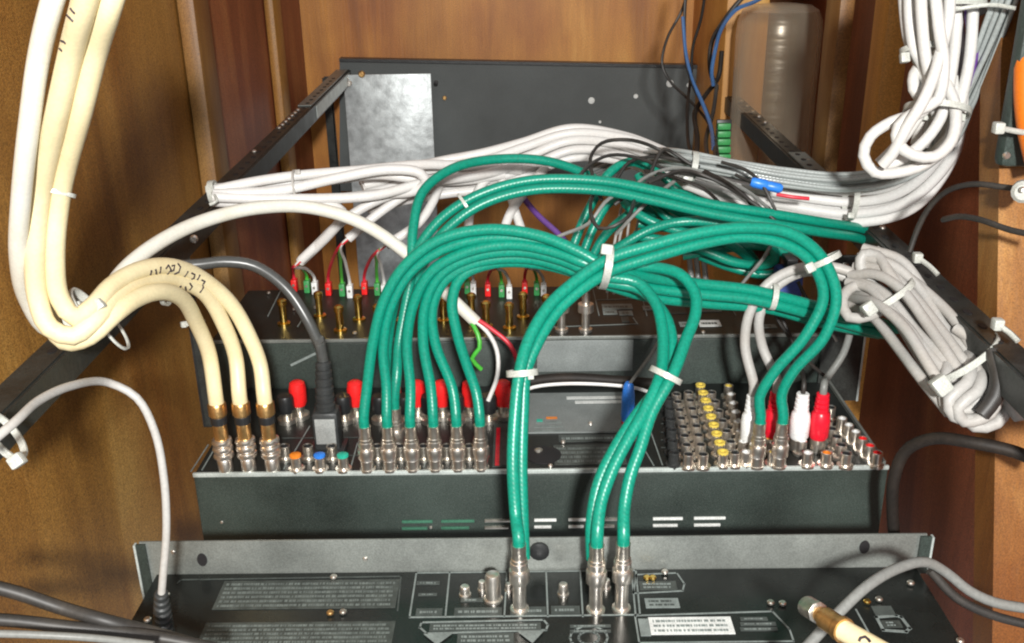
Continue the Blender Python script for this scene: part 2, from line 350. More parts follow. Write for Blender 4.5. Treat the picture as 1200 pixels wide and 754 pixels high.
# blank panel at the far end
e = empty('blank_panel', atY(615, 230, 1.33), 'dusty dark grey blank panel at far end of the rack', 'panel')
q = [atY(398, 73, 1.33), atY(832, 81, 1.33), atY(832, 228, 1.33), atY(398, 224, 1.33)]
bm = bmesh.new(); vs_ = [bm.verts.new(p) for p in q] + [bm.verts.new(p + Vector((0, .012, 0))) for p in q]
for f in ((3, 2, 1, 0), (4, 5, 6, 7), (0, 1, 5, 4), (1, 2, 6, 5), (2, 3, 7, 6), (3, 0, 4, 7)): bm.faces.new([vs_[i] for i in f])
bm.normal_update(); bmesh.ops.recalc_face_normals(bm, faces=bm.faces); pb = link('panel', to_mesh(bm, 'far_black'), e)
bm = bmesh.new(); beam(bm, q[0] + Vector((0, .006, .003)), q[1] + Vector((0, .006, .003)), .018, .004); link('top_edge', to_mesh(bm, 'black_plastic'), e)
for (u, v, r) in ((693, 118, .0045), (745, 113, .0032), (785, 98, .005), (807, 100, .003), (703, 143, .002), (521, 115, .003)):
    disc('screw' if r > .0025 else 'speck', 'print_white' if u != 521 else 'bronze', e, atY(u, v, 1.3295), (0, -1, 0), r, .0016)
# dark post beside the plate
bm = bmesh.new(); a = atY(386, 92, 1.318); b_ = atY(400, 340, 1.318); box(bm, a.x, b_.x, 1.315, 1.3285, b_.z, a.z, .001)
tag(link('rack_post', to_mesh(bm, 'rail_black')), 'narrow black upright post left of the zinc plate', 'post')
# zinc plate
a, b_ = atY(402, 88, 1.300), atY(516, 335, 1.300)
e = empty('metal_plate', (a.x, 1.30, b_.z), 'dull galvanised rectangular plate fixed on the dark blank panel', 'metal plate')
boxo('sheet', 'zinc', e, a.x, b_.x, 1.300, 1.3018, b_.z, a.z, .0006)
disc('hole', 'ink', e, atY(511, 97, 1.2995), (0, -1, 0), .0030, .0008)
for (u, v) in ((405, 93), (397, 97), (409, 98)): disc('screw', 'nickel', e, atY(u, v, 1.2995), (0, -1, 0), .0042, .004)
disc('screw', 'bronze', e, atY(424, 87, 1.299), (0, -1, 0), .0045, .004)

# ================================================================== RACK UNITS (panels face up towards the camera, plugs stand on them)
Y2F = .535; Z2 = atY(633, 552, Y2F).z; Y2B = atZ(633, 450, Z2).y
Z3 = atY(620, 396, Y2B).z; Y3B = atZ(620, 336, Z3).y
Y1B = .459; Z1 = atY(620, 668, Y1B).z; Z1T = atY(620, 631, Y1B).z
print('PLANES', Z2, Y2B, Z3, Y3B, Z1, Z1T)
def rounded_strip(bm, pts, w, z, closed=True, th=.0003):
    """printed outline: flat strip following pts (x, y) on a panel"""
    P = [Vector((x, y, z)) for x, y in pts]; n = len(P)
    for i in range(n if closed else n - 1):
        a, b_ = P[i], P[(i + 1) % n]
        if (b_ - a).length < 1e-6: continue
        t = (b_ - a).normalized(); s = Vector((-t.y, t.x, 0)) * w / 2; a = a - t * w / 2; b_ = b_ + t * w / 2
        vv = [bm.verts.new(q) for q in (a - s, b_ - s, b_ + s, a + s)] + [bm.verts.new(q + Vector((0, 0, th))) for q in (a - s, b_ - s, b_ + s, a + s)]
        for f in ((4, 5, 6, 7), (0, 1, 5, 4), (1, 2, 6, 5), (2, 3, 7, 6), (3, 0, 4, 7)): bm.faces.new([vv[j] for j in f])
def printed_frame(par, Z, corners, w=.0009, mat='print_light', closed=True, name='printed_outline'):
    bm = bmesh.new(); rounded_strip(bm, [tuple(atZ(u, v, Z)[:2]) for u, v in corners], w, Z + .0001, closed); return link(name, to_mesh(bm, mat, False), par)
def label_plate(par, Z, u0, u1, v0, v1, mat, lines=0, lmat='print_grey', th=.0005, name='label_plate', skew=True, fill=1.):
    """a label between two image rows; text lines lie on it as rows of short dashes"""
    a, b_ = atZ(u0, v1, Z), atZ(u1, v1, Z); y1 = atZ((u0 + u1) / 2, v0, Z).y; y0 = atZ((u0 + u1) / 2, v1, Z).y
    bm = bmesh.new(); box(bm, a.x, b_.x, y0, y1, Z + .0001, Z + th); o = link(name, to_mesh(bm, mat, False), par)
    if lines:
        bm = bmesh.new(); pit = (y1 - y0) / (lines + .6)
        for k in range(lines):
            yy = y0 + pit * (k + .5); x = a.x + .002; xe = b_.x - .002 - (random.random() ** 2) * (b_.x - a.x) * (1 - fill)
            while x < xe:
                l_ = random.choice((.0006, .0008, .0011, .0016, .0022)); 
                if x + l_ > xe: break
                box(bm, x, x + l_, yy, yy + pit * .45, Z + th, Z + th + .00015); x += l_ + random.choice((.0003, .0004, .0004, .0010))
        link('print', to_mesh(bm, lmat, False), o)
    return o
def screw(par, p, r=.0022, mat='nickel'): return disc('screw', mat, par, p, (0, 0, 1), r, .0015)

# ---- lowest unit in the picture
XL1, XR1 = atZ(166, 700, Z1).x, atZ(1112, 722, Z1).x
d1 = empty('rack_unit', ((XL1 + XR1) / 2, .30, -.40), 'nearest black rack unit with recessed glossy panel, lettering and grey lip', 'rack unit', 'rack units stacked behind one another')
boxo('chassis', 'black_steel', d1, XL1, XR1, .30, Y1B - .0005, -.40, Z1 - .0025, .001)
boxo('rear_panel', 'black_panel', d1, XL1 + .0015, XR1 - .0015, .302, Y1B - .001, Z1 - .0022, Z1)
lx0, lx1 = atY(163, 640, Y1B).x, atY(1085, 640, Y1B).x
lip = boxo('lip', 'grey_lip', d1, lx0, lx1, Y1B, Y1B + .0016, -.40, Z1T, .0005)
boxo('edge_strip', 'edge_grey', d1, lx0 - .0026, lx0 - .0014, Y1B - .002, Y1B + .001, -.42, Z1T - .001)
boxo('edge_strip', 'edge_grey', d1, lx1 + .0020, lx1 + .0032, Y1B - .002, Y1B + .001, Z1 - .004, Z1T - .001)
boxo('side_flange', 'black_steel', d1, lx0 - .0013, lx0 + .0038, Y1B - .0016, Y1B - .0003, -.41, Z1T - .0008)
boxo('side_flange', 'black_steel', d1, lx1 - .004, lx1 + .0019, Y1B - .0016, Y1B - .0003, Z1 - .004, Z1T - .0008)
for (u, v) in ((237, 656), (1013, 641), (632, 645)):
    big = u == 632
    bm = bmesh.new(); lathe(bm, [(.0028, 0), (.0028, .0005)] if not big else [(.0055, 0), (.0055, .002), (.003, .003)], 14, M=orient((0, -1, 0)))
    if not big:
        for q_ in bm.verts: q_.co.z *= 1.5
    link('slot' if not big else 'bolt', to_mesh(bm, 'ink' if not big else 'black_plastic'), lip, atY(u, v, Y1B - .0002))
for (u, v) in ((203, 647), (428, 655)): disc('screw', 'nickel', lip, atY(u, v, Y1B), (0, -1, 0), .0014, .001)
for (u, v, m_) in ((391, 677, 'nickel'), (387, 719, 'bronze'), (402, 718, 'dull_nickel'), (195, 698, 'nickel'), (173, 727, 'nickel'), (779, 671, 'nickel'), (917, 708, 'nickel'), (903, 707, 'dull_nickel'), (1016, 706, 'brass'), (1030, 703, 'dull_nickel'), (1067, 684, 'nickel'), (758, 678, 'brass'), (765, 678, 'brass'), (1125, 752, 'nickel')):
    screw(d1, atZ(u, v, Z1 + .001), .0020, m_)
label_plate(d1, Z1, 249, 463, 681, 714, 'label_grey', 6, 'print_dim')
printed_frame(d1, Z1, [(208, 684), (212, 680), (470, 676), (466, 716)], .0008, 'print_grey', False)
label_plate(d1, Z1, 228, 458, 730, 762, 'label_grey', 6, 'print_dim')
printed_frame(d1, Z1, [(480, 724), (488, 672), (745, 669), (750, 721)], .0009)
for u0, u1 in ((522, 527), (591, 594), (642, 640), (683, 680), (745, 740)): printed_frame(d1, Z1, [(u0, 723), (u1, 671)], .0009, 'print_light', False)
for (u0, u1, v0, v1) in ((487, 518, 714, 722), (532, 588, 713, 722), (598, 640, 712, 721), (646, 680, 711, 720), (488, 515, 682, 686), (490, 512, 696, 699), (540, 566, 702, 706)): label_plate(d1, Z1, u0, u1, v0, v1, 'print_grey', 1, 'print_light', name='printed_caption')
printed_frame(d1, Z1, [(492, 736), (494, 730), (637, 727), (642, 733), (640, 739), (500, 743)], .0010, 'print_light')
label_plate(d1, Z1, 503, 634, 731, 740, 'print_grey', 2, 'print_light')
for tri in (((496, 743), (531, 742), (512, 756)), ((606, 740), (638, 739), (624, 754))):
    bm = bmesh.new(); bm.faces.new([bm.verts.new(atZ(u, v, Z1 + .0009)) for u, v in tri]); bmesh.ops.recalc_face_normals(bm, faces=bm.faces); link('printed_triangle', to_mesh(bm, 'print_light', False), d1)
label_plate(d1, Z1, 535, 602, 743, 760, 'print_grey', 3, 'print_light')
for rr_, (cu, cv) in ((22, (690, 748)), (12, (690, 748))):
    printed_frame(d1, Z1, [(cu + rr_ * math.cos(t * .393), cv + rr_ * .62 * math.sin(t * .393)) for t in range(16)], .0010, 'print_light')
for v in (733, 739): label_plate(d1, Z1, 668, 716, v, v + 3, 'print_grey', 1, 'print_light', name='printed_caption')
printed_frame(d1, Z1, [(749, 754), (744, 722), (905, 717), (925, 738), (930, 752)], .0009)
lp = label_plate(d1, Z1, 763, 862, 724, 744, 'print_white', 3, 'print_light')
label_plate(d1, Z1, 751, 763, 726, 746, 'print_light')
for v in (724, 730, 736): label_plate(d1, Z1, 868, 905 + random.randint(-6, 8), v, v + 4, 'print_grey', 1, 'print_light', name='printed_caption')
printed_frame(d1, Z1, [(742, 696), (746, 674), (793, 672), (802, 685), (800, 693)], .0009)
label_plate(d1, Z1, 750, 794, 682, 692, 'label_grey', 2, 'print_light')
label_plate(d1, Z1, 757, 797, 702, 713, 'print_light', 2, 'print_grey')
printed_frame(d1, Z1, [(1027, 724), (1035, 739), (1062, 741), (1066, 737), (1056, 724), (1050, 722)], .0016)
label_plate(d1, Z1, 1026, 1050, 711, 722, 'print_grey')
label_plate(d1, Z1, 1036, 1058, 728, 736, 'label_grey', 2, 'print_light')
printed_frame(d1, Z1, [(1003, 715), (1018, 742)], .0009, 'print_light', False)

for (u, v, h_, r_) in ((578, 703, .0165, .0042), (565, 692, .006, .0020), (545, 698, .006, .0026), (660, 697, .007, .0026), (596, 693, .005, .0018), (710, 690, .006, .0022)):
    bm = bmesh.new(); lathe(bm, [(r_ * 1.25, 0), (r_ * 1.25, .0012), (r_, .0016), (r_, h_ * .9), (r_ * .85, h_), (r_ * .5, h_ * .97)], 14); link('jack', to_mesh(bm, 'nickel'), d1, atZ(u, v, Z1))
# ---- middle unit
x20, x21 = atY(226, 557, Y2F).x, atY(1042, 546, Y2F).x
d2 = empty('rack_unit', ((x20 + x21) / 2, Y2F, -.46), 'middle black rack unit crowded with coloured jacks and green cable plugs', 'rack unit', 'rack units stacked behind one another')
ch2 = boxo('chassis', 'black_steel', d2, x20, x21, Y2F, Y2B - .0025, -.46, Z2 - .0022, .0012)
p2 = boxo('rear_panel', 'matte_panel', d2, x20 + .001, x21 - .001, Y2F + .0022, Y2B - .003, Z2 - .0020, Z2)
boxo('edge_strip', 'edge_grey', d2, x20, x21, Y2F - .0006, Y2F + .0016, Z2 - .0018, Z2 + .0010, .0004)
boxo('edge_strip', 'grey_lip', d2, x21 - .003, x21 - .0012, Y2F + .003, Y2B - .004, Z2 - .001, Z2 + .0025)
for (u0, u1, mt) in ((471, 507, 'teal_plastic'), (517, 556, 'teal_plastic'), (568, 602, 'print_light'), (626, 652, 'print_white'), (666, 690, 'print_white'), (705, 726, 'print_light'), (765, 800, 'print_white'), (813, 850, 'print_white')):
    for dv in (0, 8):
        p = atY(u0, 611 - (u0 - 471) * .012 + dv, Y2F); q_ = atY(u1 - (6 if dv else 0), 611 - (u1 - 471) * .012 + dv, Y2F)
        boxo('reflection_bar', {'teal_plastic': 'reflection_green', 'print_light': 'dull_nickel'}.get(mt, mt), ch2, p.x, q_.x, Y2F - .0012, Y2F + .0005, p.z - .0010, p.z + .0008, .0003)  # connector reflections on the front, put in as coloured bars
for (u, v) in ((505, 618), (260, 612)): disc('screw', 'nickel', ch2, atY(u, v, Y2F), (0, -1, 0), .001, .0008)
# printed lines and labels of the middle panel
for (a, b_) in (((237, 551), (250, 529)), ((224, 553), (244, 522)), ((333, 550), (341, 532)), ((345, 530), (363, 500)), ((411, 549), (419, 520)), ((497, 548), (503, 525)), ((762, 505), (776, 545)), ((752, 522), (766, 546)), ((855, 520), (872, 545)), ((950, 500), (985, 544))):
    printed_frame(d2, Z2, [a, b_], .0008, 'print_light', False)
for v in (497, 507, 516, 525): printed_frame(d2, Z2, [(775, v), (860, v - 1)], .0005, 'print_grey', False)
for v in (514, 535): printed_frame(d2, Z2, [(330, v), (420, v - 1)], .0005, 'print_grey', False)
label_plate(d2, Z2, 612, 745, 462, 508, 'sheen_grey', 0, th=.0012)  # label area; its lighter grey also paints in the panel's sheen
for v in (465, 470): label_plate(d2, Z2 + .0012, 664 + (v - 465) * 2, 730, v, v + 3, 'print_white', th=.0003, name='white_stripe')
for (u0, u1, v) in ((640, 653, 489), (628, 658, 494), (626, 660, 499), (626, 662, 504)): label_plate(d2, Z2 + .0012, u0, u1, v, v + 2.4, 'orange_plastic' if v == 489 else 'print_light', th=.0003, name='stripe')
label_plate(d2, Z2 + .0012, 629, 636, 492, 495, 'teal_plastic', th=.0005, name='stripe')
label_plate(d2, Z2, 655, 760, 510, 518, 'print_grey', 1, 'print_light')
label_plate(d2, Z2, 650, 735, 522, 545, 'label_grey', 4, 'print_dim')
label_plate(d2, Z2, 577, 604, 498, 548, 'print_grey', 0, th=.001)
for du in (0, 8, 16): label_plate(d2, Z2 + .001, 580 + du, 585 + du, 502, 546, 'label_grey' if du else 'rca_red', th=.0004, name='stripe')
disc('fan_opening', 'ink', d2, atZ(637, 534, Z2), (0, 0, 1), .0115, .0012, 20)
disc('hub', 'dull_nickel', d2, atZ(631, 528, Z2 + .0012), (0, 0, 1), .0028, .001)
for (u, v) in ((645, 547), (660, 519), (692, 497), (350, 460)): screw(d2, atZ(u, v, Z2 + .001), .0016)

# ---- jacks
RCA = [(.0052, 0), (.0052, .0016), (.0034, .0018), (.0034, .0095), (.0031, .0098), (.0028, .0096), (.0027, .0060)]
def rca_jack(par, p, ring='rca_white', shell='nickel', h=1.):
    cap = ring == 'yellow_cap'; ring = 'yellow_plastic' if cap else ring
    o = link('jack', lathe_mesh(('rca', shell), RCA, shell, 12), par, p)
    link('insulator', lathe_mesh(('ring', ring, cap), [(.0027, .0061), (.0036, .0097), (.0035, .0105), (.0022, .0107), (.0015, .0104), (.0014, .0085)] if cap else [(.0025, .0060), (.0025, .0094), (.0015, .0097), (.0012, .0094), (.0011, .0075)], ring, 10), o, p)
    return o
def column(par, a, b_, n, rings, shell='nickel'):
    A, B = atZ(*a, Z2), atZ(*b_, Z2)
    for k in range(n): rca_jack(par, A.lerp(B, k / (n - 1) if n > 1 else 0), rings[min(k, len(rings) - 1)], shell)
column(d2, (806, 474), (823, 548), 8, ['black_plastic'], 'nickel')
column(d2, (792, 476), (806, 548), 8, ['black_plastic'], 'nickel')
column(d2, (783, 482), (789, 546), 6, ['black_plastic'], 'dark_plastic')
column(d2, (820, 466), (846, 546), 9, ['yellow_cap'])
column(d2, (833, 474), (860, 546), 7, ['black_plastic'], 'nickel')
column(d2, (853, 466), (873, 545), 8, ['yellow_plastic', 'rca_white'], 'nickel')
column(d2, (895, 500), (905, 545), 4, ['rca_white', 'yellow_plastic'], 'nickel')
column(d2, (925, 505), (945, 546), 4, ['yellow_plastic', 'rca_white'], 'nickel')
column(d2, (948, 510), (967, 546), 3, ['rca_red', 'orange_plastic', 'orange_plastic'], 'nickel')
column(d2, (985, 505), (1026, 546), 6, ['rca_white', 'rca_white', 'rca_white', 'red_plastic'], 'nickel')
column(d2, (962, 480), (972, 492), 2, ['black_plastic'], 'nickel')
column(d2, (968, 508), (990, 547), 5, ['black_plastic'], 'nickel')
for u, c_ in ((348, 'orange_plastic'), (376, 'blue_plastic'), (403, 'teal_plastic')): 
    o = rca_jack(d2, atZ(u, 551, Z2), c_); 
    link('coloured_cap', lathe_mesh(('cap', c_), [(.0037, .0098), (.0037, .0112), (.0025, .0118)], c_, 12), o, wpos(o))
for u in (335, 362, 390, 443, 470, 497, 524, 550): rca_jack(d2, atZ(u, 538, Z2), 'black_plastic', 'dull_nickel')
# red binding posts in the back row
POST = [(.0062, 0), (.0062, .004), (.0045, .005), (.0050, .010), (.0066, .013), (.0068, .024), (.0060, .0275), (.0035, .029)]
for u in (352, 419, 462, 490, 519, 552, 590):
    p = atZ(u, 489, Z2); o = link('binding_post', lathe_mesh('post', [(.0068, 0), (.0068, .003), (.0035, .0036), (.0042, .011)], 'dull_nickel', 12), d2, p)
    link('red_cap', lathe_mesh('postcap', [(.0046, .0095), (.0058, .0125), (.0060, .023), (.0052, .0265), (.0030, .028)], 'red_plastic', 14, {1, 2}), o, p)
for u in (337, 404, 447, 476, 504, 535, 573):
    p = atZ(u, 494, Z2); o = link('binding_post', lathe_mesh('post', [], 'dull_nickel'), d2, p)
    link('black_cap', lathe_mesh('postcapb', [(.0050, .0075), (.0060, .010), (.0060, .018), (.0050, .020)], 'black_plastic', 14, {1, 2}), o, p)

# ---- far unit
x30, x31 = atY(245, 398, Y2B).x, atY(972, 392, Y2B).x
d3 = empty('rack_unit', ((x30 + x31) / 2, Y2B, -.46), 'farthest black rack unit with gold jacks and terminal plugs', 'rack unit', 'rack units stacked behind one another')
boxo('chassis', 'black_steel', d3, x30, x31, Y2B, Y3B, -.46, Z3 - .0022, .0012)
boxo('rear_panel', 'matte_panel', d3, x30 + .001, x31 - .001, Y2B + .0022, Y3B - .001, Z3 - .0020, Z3)
boxo('edge_strip', 'grey_lip', d3, x30, x31, Y2B - .0006, Y2B + .0016, Z3 - .0018, Z3 + .0008, .0004)
for (ua, ub, va, vb) in ((215, 240, 268, 500), (975, 1004, 300, 470)):
    a, b_ = atY(ua, va, Y2B - .004), atY(ub, vb, Y2B - .004)
    ear = boxo('rack_ear', 'rail_black', d3, a.x, b_.x, Y2B - .004, Y2B - .0015, b_.z, a.z, .0006)
    edge_u = ub if ua < 600 else ua
    boxo('edge_strip', 'edge_grey' if ua > 600 else 'black_plastic', ear, b_.x - .0008, b_.x + .0006, Y2B - .0046, Y2B - .001, b_.z, a.z)
    for v in (va + 12, va + 60): disc('screw', 'nickel', ear, atY((ua + ub) / 2, v, Y2B - .0045), (0, -1, 0), .003, .002)
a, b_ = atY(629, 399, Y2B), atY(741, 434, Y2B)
boxo('sheen_plate', 'sheen_grey', d3, a.x, b_.x, Y2B - .0012, Y2B - .0002, b_.z, a.z, .0003)  # added plate, paints the reflected sheen on the chassis front
pp = atY(352, 406, Y2B - .001)
bm = bmesh.new(); rounded = [atY(341, 428, Y2B), atY(370, 414, Y2B)]; beam(bm, rounded[0] + Vector((0, -.0004, 0)), rounded[1] + Vector((0, -.0004, 0)), .0008, .0018); link('scratch', to_mesh(bm, 'print_light'), d3)
GJ = [(.0050, 0), (.0050, .002), (.0028, .0025), (.0028, .016), (.0036, .0165), (.0036, .020), (.0020, .0212)]
for (u, v) in ((333, 381), (375, 372), (399, 389), (421, 376), (444, 388), (462, 377), (497, 388), (520, 377), (553, 374), (570, 384), (597, 386), (613, 373), (640, 376)):
    link('gold_jack', lathe_mesh('gj', GJ, 'brass', 12), d3, atZ(u, v, Z3))
for (u, v) in ((658, 388), (686, 388)):
    o = link('silver_jack', lathe_mesh('sj', [(.0050, 0), (.0050, .002), (.0030, .0025), (.0030, .015), (.0058, .0155), (.0058, .0215), (.0030, .022), (.0030, .032), (.0015, .033)], 'nickel', 14), d3, atZ(u, v, Z3))
for (a, b_) in (((314, 371), (329, 341)), ((349, 383), (356, 372)), ((695, 340), (702, 370)), ((752, 347), (758, 370)), ((742, 373), (747, 380)), ((852, 350), (862, 370)), ((640, 384), (745, 380)), ((700, 352), (770, 350)), ((712, 338), (712, 352)), ((735, 338), (735, 350)), ((502, 350), (502, 370)), ((508, 350), (508, 370))):
    printed_frame(d3, Z3, [a, b_], .0008, 'print_light', False)
for (u0, u1, v0, v1, mt) in ((706, 742, 357, 363, 'print_light'), (707, 724, 364, 369, 'print_light'), (726, 742, 365, 370, 'print_light'), (729, 738, 372, 378, 'print_grey'), (754, 768, 359, 364, 'print_light'), (785, 805, 359, 368, 'print_grey'), (822, 846, 360, 366, 'print_light'), (797, 808, 378, 383, 'print_light'), (820, 846, 376, 383, 'print_white'), (892, 911, 381, 385, 'print_light'), (846, 868, 353, 358, 'print_grey')):
    label_plate(d3, Z3, u0, u1, v0, v1, mt, 1, 'label_grey', name='printed_caption')
for (u, v) in ((416, 391), (824, 390), (315, 344), (370, 361), (345, 363)): screw(d3, atZ(u, v, Z3 + .001), .0016)

# ================================================================== PLUGS
def bnc(par, p, s=1., tall=0.):
    rb = .0044 if not tall else .0036
    """p on the panel; returns height of the cable entry. parts: plug > collar, crimp_sleeve"""
    k = ('bnc', s, tall); t = tall
    o = link('plug', lathe_mesh(k + ('a',), [(.0050 * s, 0), (.0050 * s, .0015), (rb * s, .0018), (rb * s, .0075 * s + t), (.0040 * s, .008 * s + t), (.0040 * s, .017 * s + t), (.0047 * s, .0175 * s + t), (.0047 * s, .0205 * s + t), (.0036 * s, .0215 * s + t)], 'nickel', 14), par, p)
    link('collar', lathe_mesh(k + ('b',), [(.0050 * s, .0082 * s + t), (.0055 * s, .0088 * s + t), (.0055 * s, .0150 * s + t), (.0050 * s, .0158 * s + t), (.0042 * s, .0160 * s + t)], 'nickel', 18, {1, 2}), o, p)
    link('crimp_sleeve', lathe_mesh(k + ('c',), [(.0043 * s, .0200 * s + t), (.0043 * s, .0225 * s + t), (.0038 * s, .023 * s + t), (.0038 * s, .0300 * s + t), (.0040 * s, .0312 * s + t)], 'dull_nickel', 12), o, p)
    return .0305 * s + t
def stacked(par, p):
    """jack adapter stack under the cream cables"""
    o = link('plug', lathe_mesh('st0', [(.0038, 0), (.0038, .009), (.0044, .0235), (.0044, .033), (.0047, .0335), (.0047, .0395), (.0036, .040)], 'bronze', 14), par, p)
    link('jack_barrel', lathe_mesh('st9', [(.0046, 0), (.0046, .0085), (.0042, .0092)], 'nickel', 14), o, p)
    for k in range(3):
        z = .0095 + k * .0048
        link('collar', lathe_mesh(('st1', k), [(.0050, z), (.0060, z + .0007), (.0064, z + .0018), (.0060, z + .0036), (.0050, z + .0043)], 'nickel', 16), o, p)
    link('dark_ring', lathe_mesh('st2', [(.0046, .0335), (.0050, .0340), (.0050, .0385), (.0046, .0390)], 'black_plastic', 14), o, p)
    link('crimp_sleeve', lathe_mesh('st3', [(.0050, .0392), (.0056, .0400), (.0056, .0470), (.0050, .0480)], 'bronze', 14), o, p)
    return .0470
def rca_plug(par, p, mat):
    o = link('plug', lathe_mesh(('rp', mat), [(.0050, .009), (.0062, .011), (.0064, .022), (.0058, .027), (.0047, .0285)], mat, 14), par, p)
    for k in range(4):
        z = .0284 + k * .0032
        link('boot_rib', lathe_mesh(('rpb', mat, k), [(.0040, z), (.0047 - .0002 * k, z + .0004), (.0047 - .0002 * k, z + .0024), (.0036, z + .0029)], mat, 12), o, p)
    link('shell', lathe_mesh('rps', [(.0052, .001), (.0052, .0092), (.0045, .0094)], 'dull_nickel', 14), o, p)
    return .0412
PLUG = {'bnc': bnc, 'bnc_tall': lambda a, p: bnc(a, p, 1.0, .0100), 'stacked': stacked, 'rca_white': lambda a, p: rca_plug(a, p, 'rca_white'), 'rca_red': lambda a, p: rca_plug(a, p, 'rca_red')}
CUR = {}
def plugged(name, label, cat, pts, r, mat, start=None, end=None, group=None, rise=.012):
    """start / end: (base point on a panel, kind of plug)"""
    base = (start or end)[0]
    e = empty(name, base, label, cat, group); S = E = None
    if start:
        h = PLUG[start[1]](e, start[0]); z = Vector((0, 0, 1)); S = [start[0] + z * (h - .001), start[0] + z * (h + rise * .5)]
    if end:
        h = PLUG[end[1]](e, end[0]); z = Vector((0, 0, 1)); E = [end[0] + z * (h + rise * .5), end[0] + z * (h - .001)]
    o = cable('sheath', None, None, pts, r, mat, None, S, E, parent=e)
    return e, o
def ink(par, obj, strokes, r=.00035, mat='marker'):
    """pen strokes laid on the visible surface of a cable"""
    me = obj.data; c = wpos(obj)
    bvh = BVHTree.FromPolygons([v.co + c for v in me.vertices], [tuple(p.vertices) for p in me.polygons])
    bm = bmesh.new()
    for st in strokes:
        P = []
        for (u, v) in st:
            h = bvh.ray_cast(Vector((0, 0, 0)), ray(u, v).normalized())
            if h[0] is not None: P.append(h[0] + h[1] * r * .3)
        if len(P) >= 2: tube(bm, P, r, 5)
    link('handwriting', to_mesh(bm, mat), par)
def tie(label, u, v, d, ax, rw, rd, width=.0042, head=(0, 0, 0), hs=.0055, tail=None, mat='tie_white', group='white nylon cable ties'):
    """strap round a bundle: ax = bundle direction in the image (du, dv); rw half width across, rd half depth (m)"""
    width *= .8; hs *= .9
    c = atD(u, v, d); t = (RT * ax[0] - UP * ax[1]).normalized(); s = FW.cross(t).normalized(); n = FW
    e = empty('cable_tie', c, label, 'cable tie', group); bm = bmesh.new(); N_ = 28; rings = []
    for k in range(N_):
        a = 2 * math.pi * k / N_; o_ = s * math.cos(a) * rw + n * math.sin(a) * rd; g = (s * math.cos(a) / rw + n * math.sin(a) / rd).normalized()
        rings.append([bm.verts.new(c + o_ + g * gg + t * tt) for gg, tt in ((0, -width / 2), (.0011, -width / 2), (.0011, width / 2), (0, width / 2))])
    for k in range(N_):
        A, B = rings[k], rings[(k + 1) % N_]
        for j in range(4): bm.faces.new((A[j], B[j], B[(j + 1) % 4], A[(j + 1) % 4]))
    bmesh.ops.recalc_face_normals(bm, faces=bm.faces); link('strap', to_mesh(bm, mat), e)
    hp = atD(u + head[0], v + head[1], d - rd * .75 + head[2]); bm = bmesh.new(); box(bm, -hs / 2, hs / 2, -hs * .4, hs * .4, -hs * .45, hs * .45, hs * .12)
    M = Matrix((t, n, s)).transposed()
    for q_ in bm.verts: q_.co = M @ q_.co + hp
    link('head', to_mesh(bm, mat), e)
    if tail: link('tail', tube_mesh([hp] + [atD(*q_) for q_ in tail], .0012, mat, 6), e)
    return e

# ================================================================== CREAM CABLES, left
RC = .0046
e1 = empty('white_cable', atD(61, 0, .36), 'long ivory cable leaving the cream bundle, arching right to stripped red wire', 'cable')
c1 = cable('sheath', None, None, [(84, -70, .35), (62, 0, .36), (47, 60, .375), (37, 125, .39), (25, 230, .42), (22, 300, .445), (32, 350, .47), (58, 386, .49), (92, 384, .50), (120, 350, .515), (150, 312, .535), (195, 279, .56), (245, 257, .585), (300, 244, .605), (360, 243, .625), (420, 260, .637), (475, 296, .645), (520, 341, .652), (558, 378, .656)], .0042, 'ivory_jacket', parent=e1)
for nm, mt, pp in (('red_wire', 'red_jacket', [(552, 370, .656), (575, 385, .654), (598, 405, .654), (607, 430, .66), (602, 462, .662), (596, 478, .664)]), ('white_wire', 'white_jacket', [(550, 371, .657), (570, 388, .657), (582, 410, .66), (583, 440, .662), (572, 470, .665)]), ('green_wire', 'wiregreen_jacket', [(550, 374, .655), (560, 392, .652), (562, 408, .653), (553, 420, .655), (564, 433, .66)])):
    cable(nm, None, None, pp, .0016, mt, parent=e1, n=7)
C2b, C3b, C4b = atZ(292, 551, Z2), atZ(320, 551, Z2), atZ(265, 552, Z2)
e2, o2 = plugged('coaxial_cable', 'cream cable, middle of the three with stacked plugs at far left', 'cable', [(118, -70, .33), (100, 0, .345), (84, 60, .37), (69, 125, .39), (48, 225, .43), (41, 300, .445), (44, 350, .455), (58, 384, .46), (85, 394, .465), (112, 374, .47), (140, 345, .49), (172, 330, .515), (205, 328, .54), (240, 344, .565), (262, 380, .585), (276, 418, .60)], RC, 'cream_jacket', None, (C2b, 'stacked'), 'cream coaxial cables')
e3, o3 = plugged('coaxial_cable', 'cream cable reaching the rightmost of the three stacked plugs, handwriting along it', 'cable', [(150, -70, .34), (130, 0, .35), (112, 60, .375), (96, 125, .395), (71, 225, .435), (64, 300, .45), (70, 350, .46), (88, 372, .465), (108, 360, .47), (130, 336, .485), (160, 318, .505), (195, 312, .528), (232, 324, .555), (270, 356, .58), (293, 396, .595), (305, 428, .602)], RC, 'cream_jacket', None, (C3b, 'stacked'), 'cream coaxial cables')
e4, o4 = plugged('coaxial_cable', 'cream cable, lowest at the bend, ending in leftmost stacked plug', 'cable', [(126, -70, .375), (108, 0, .385), (92, 60, .405), (78, 125, .425), (57, 225, .462), (50, 310, .475), (56, 370, .478), (76, 400, .475), (105, 394, .472), (132, 370, .478), (160, 350, .495), (188, 342, .515), (213, 350, .54), (230, 378, .57), (245, 415, .592)], RC, 'cream_jacket', None, (C4b, 'stacked'), 'cream coaxial cables')
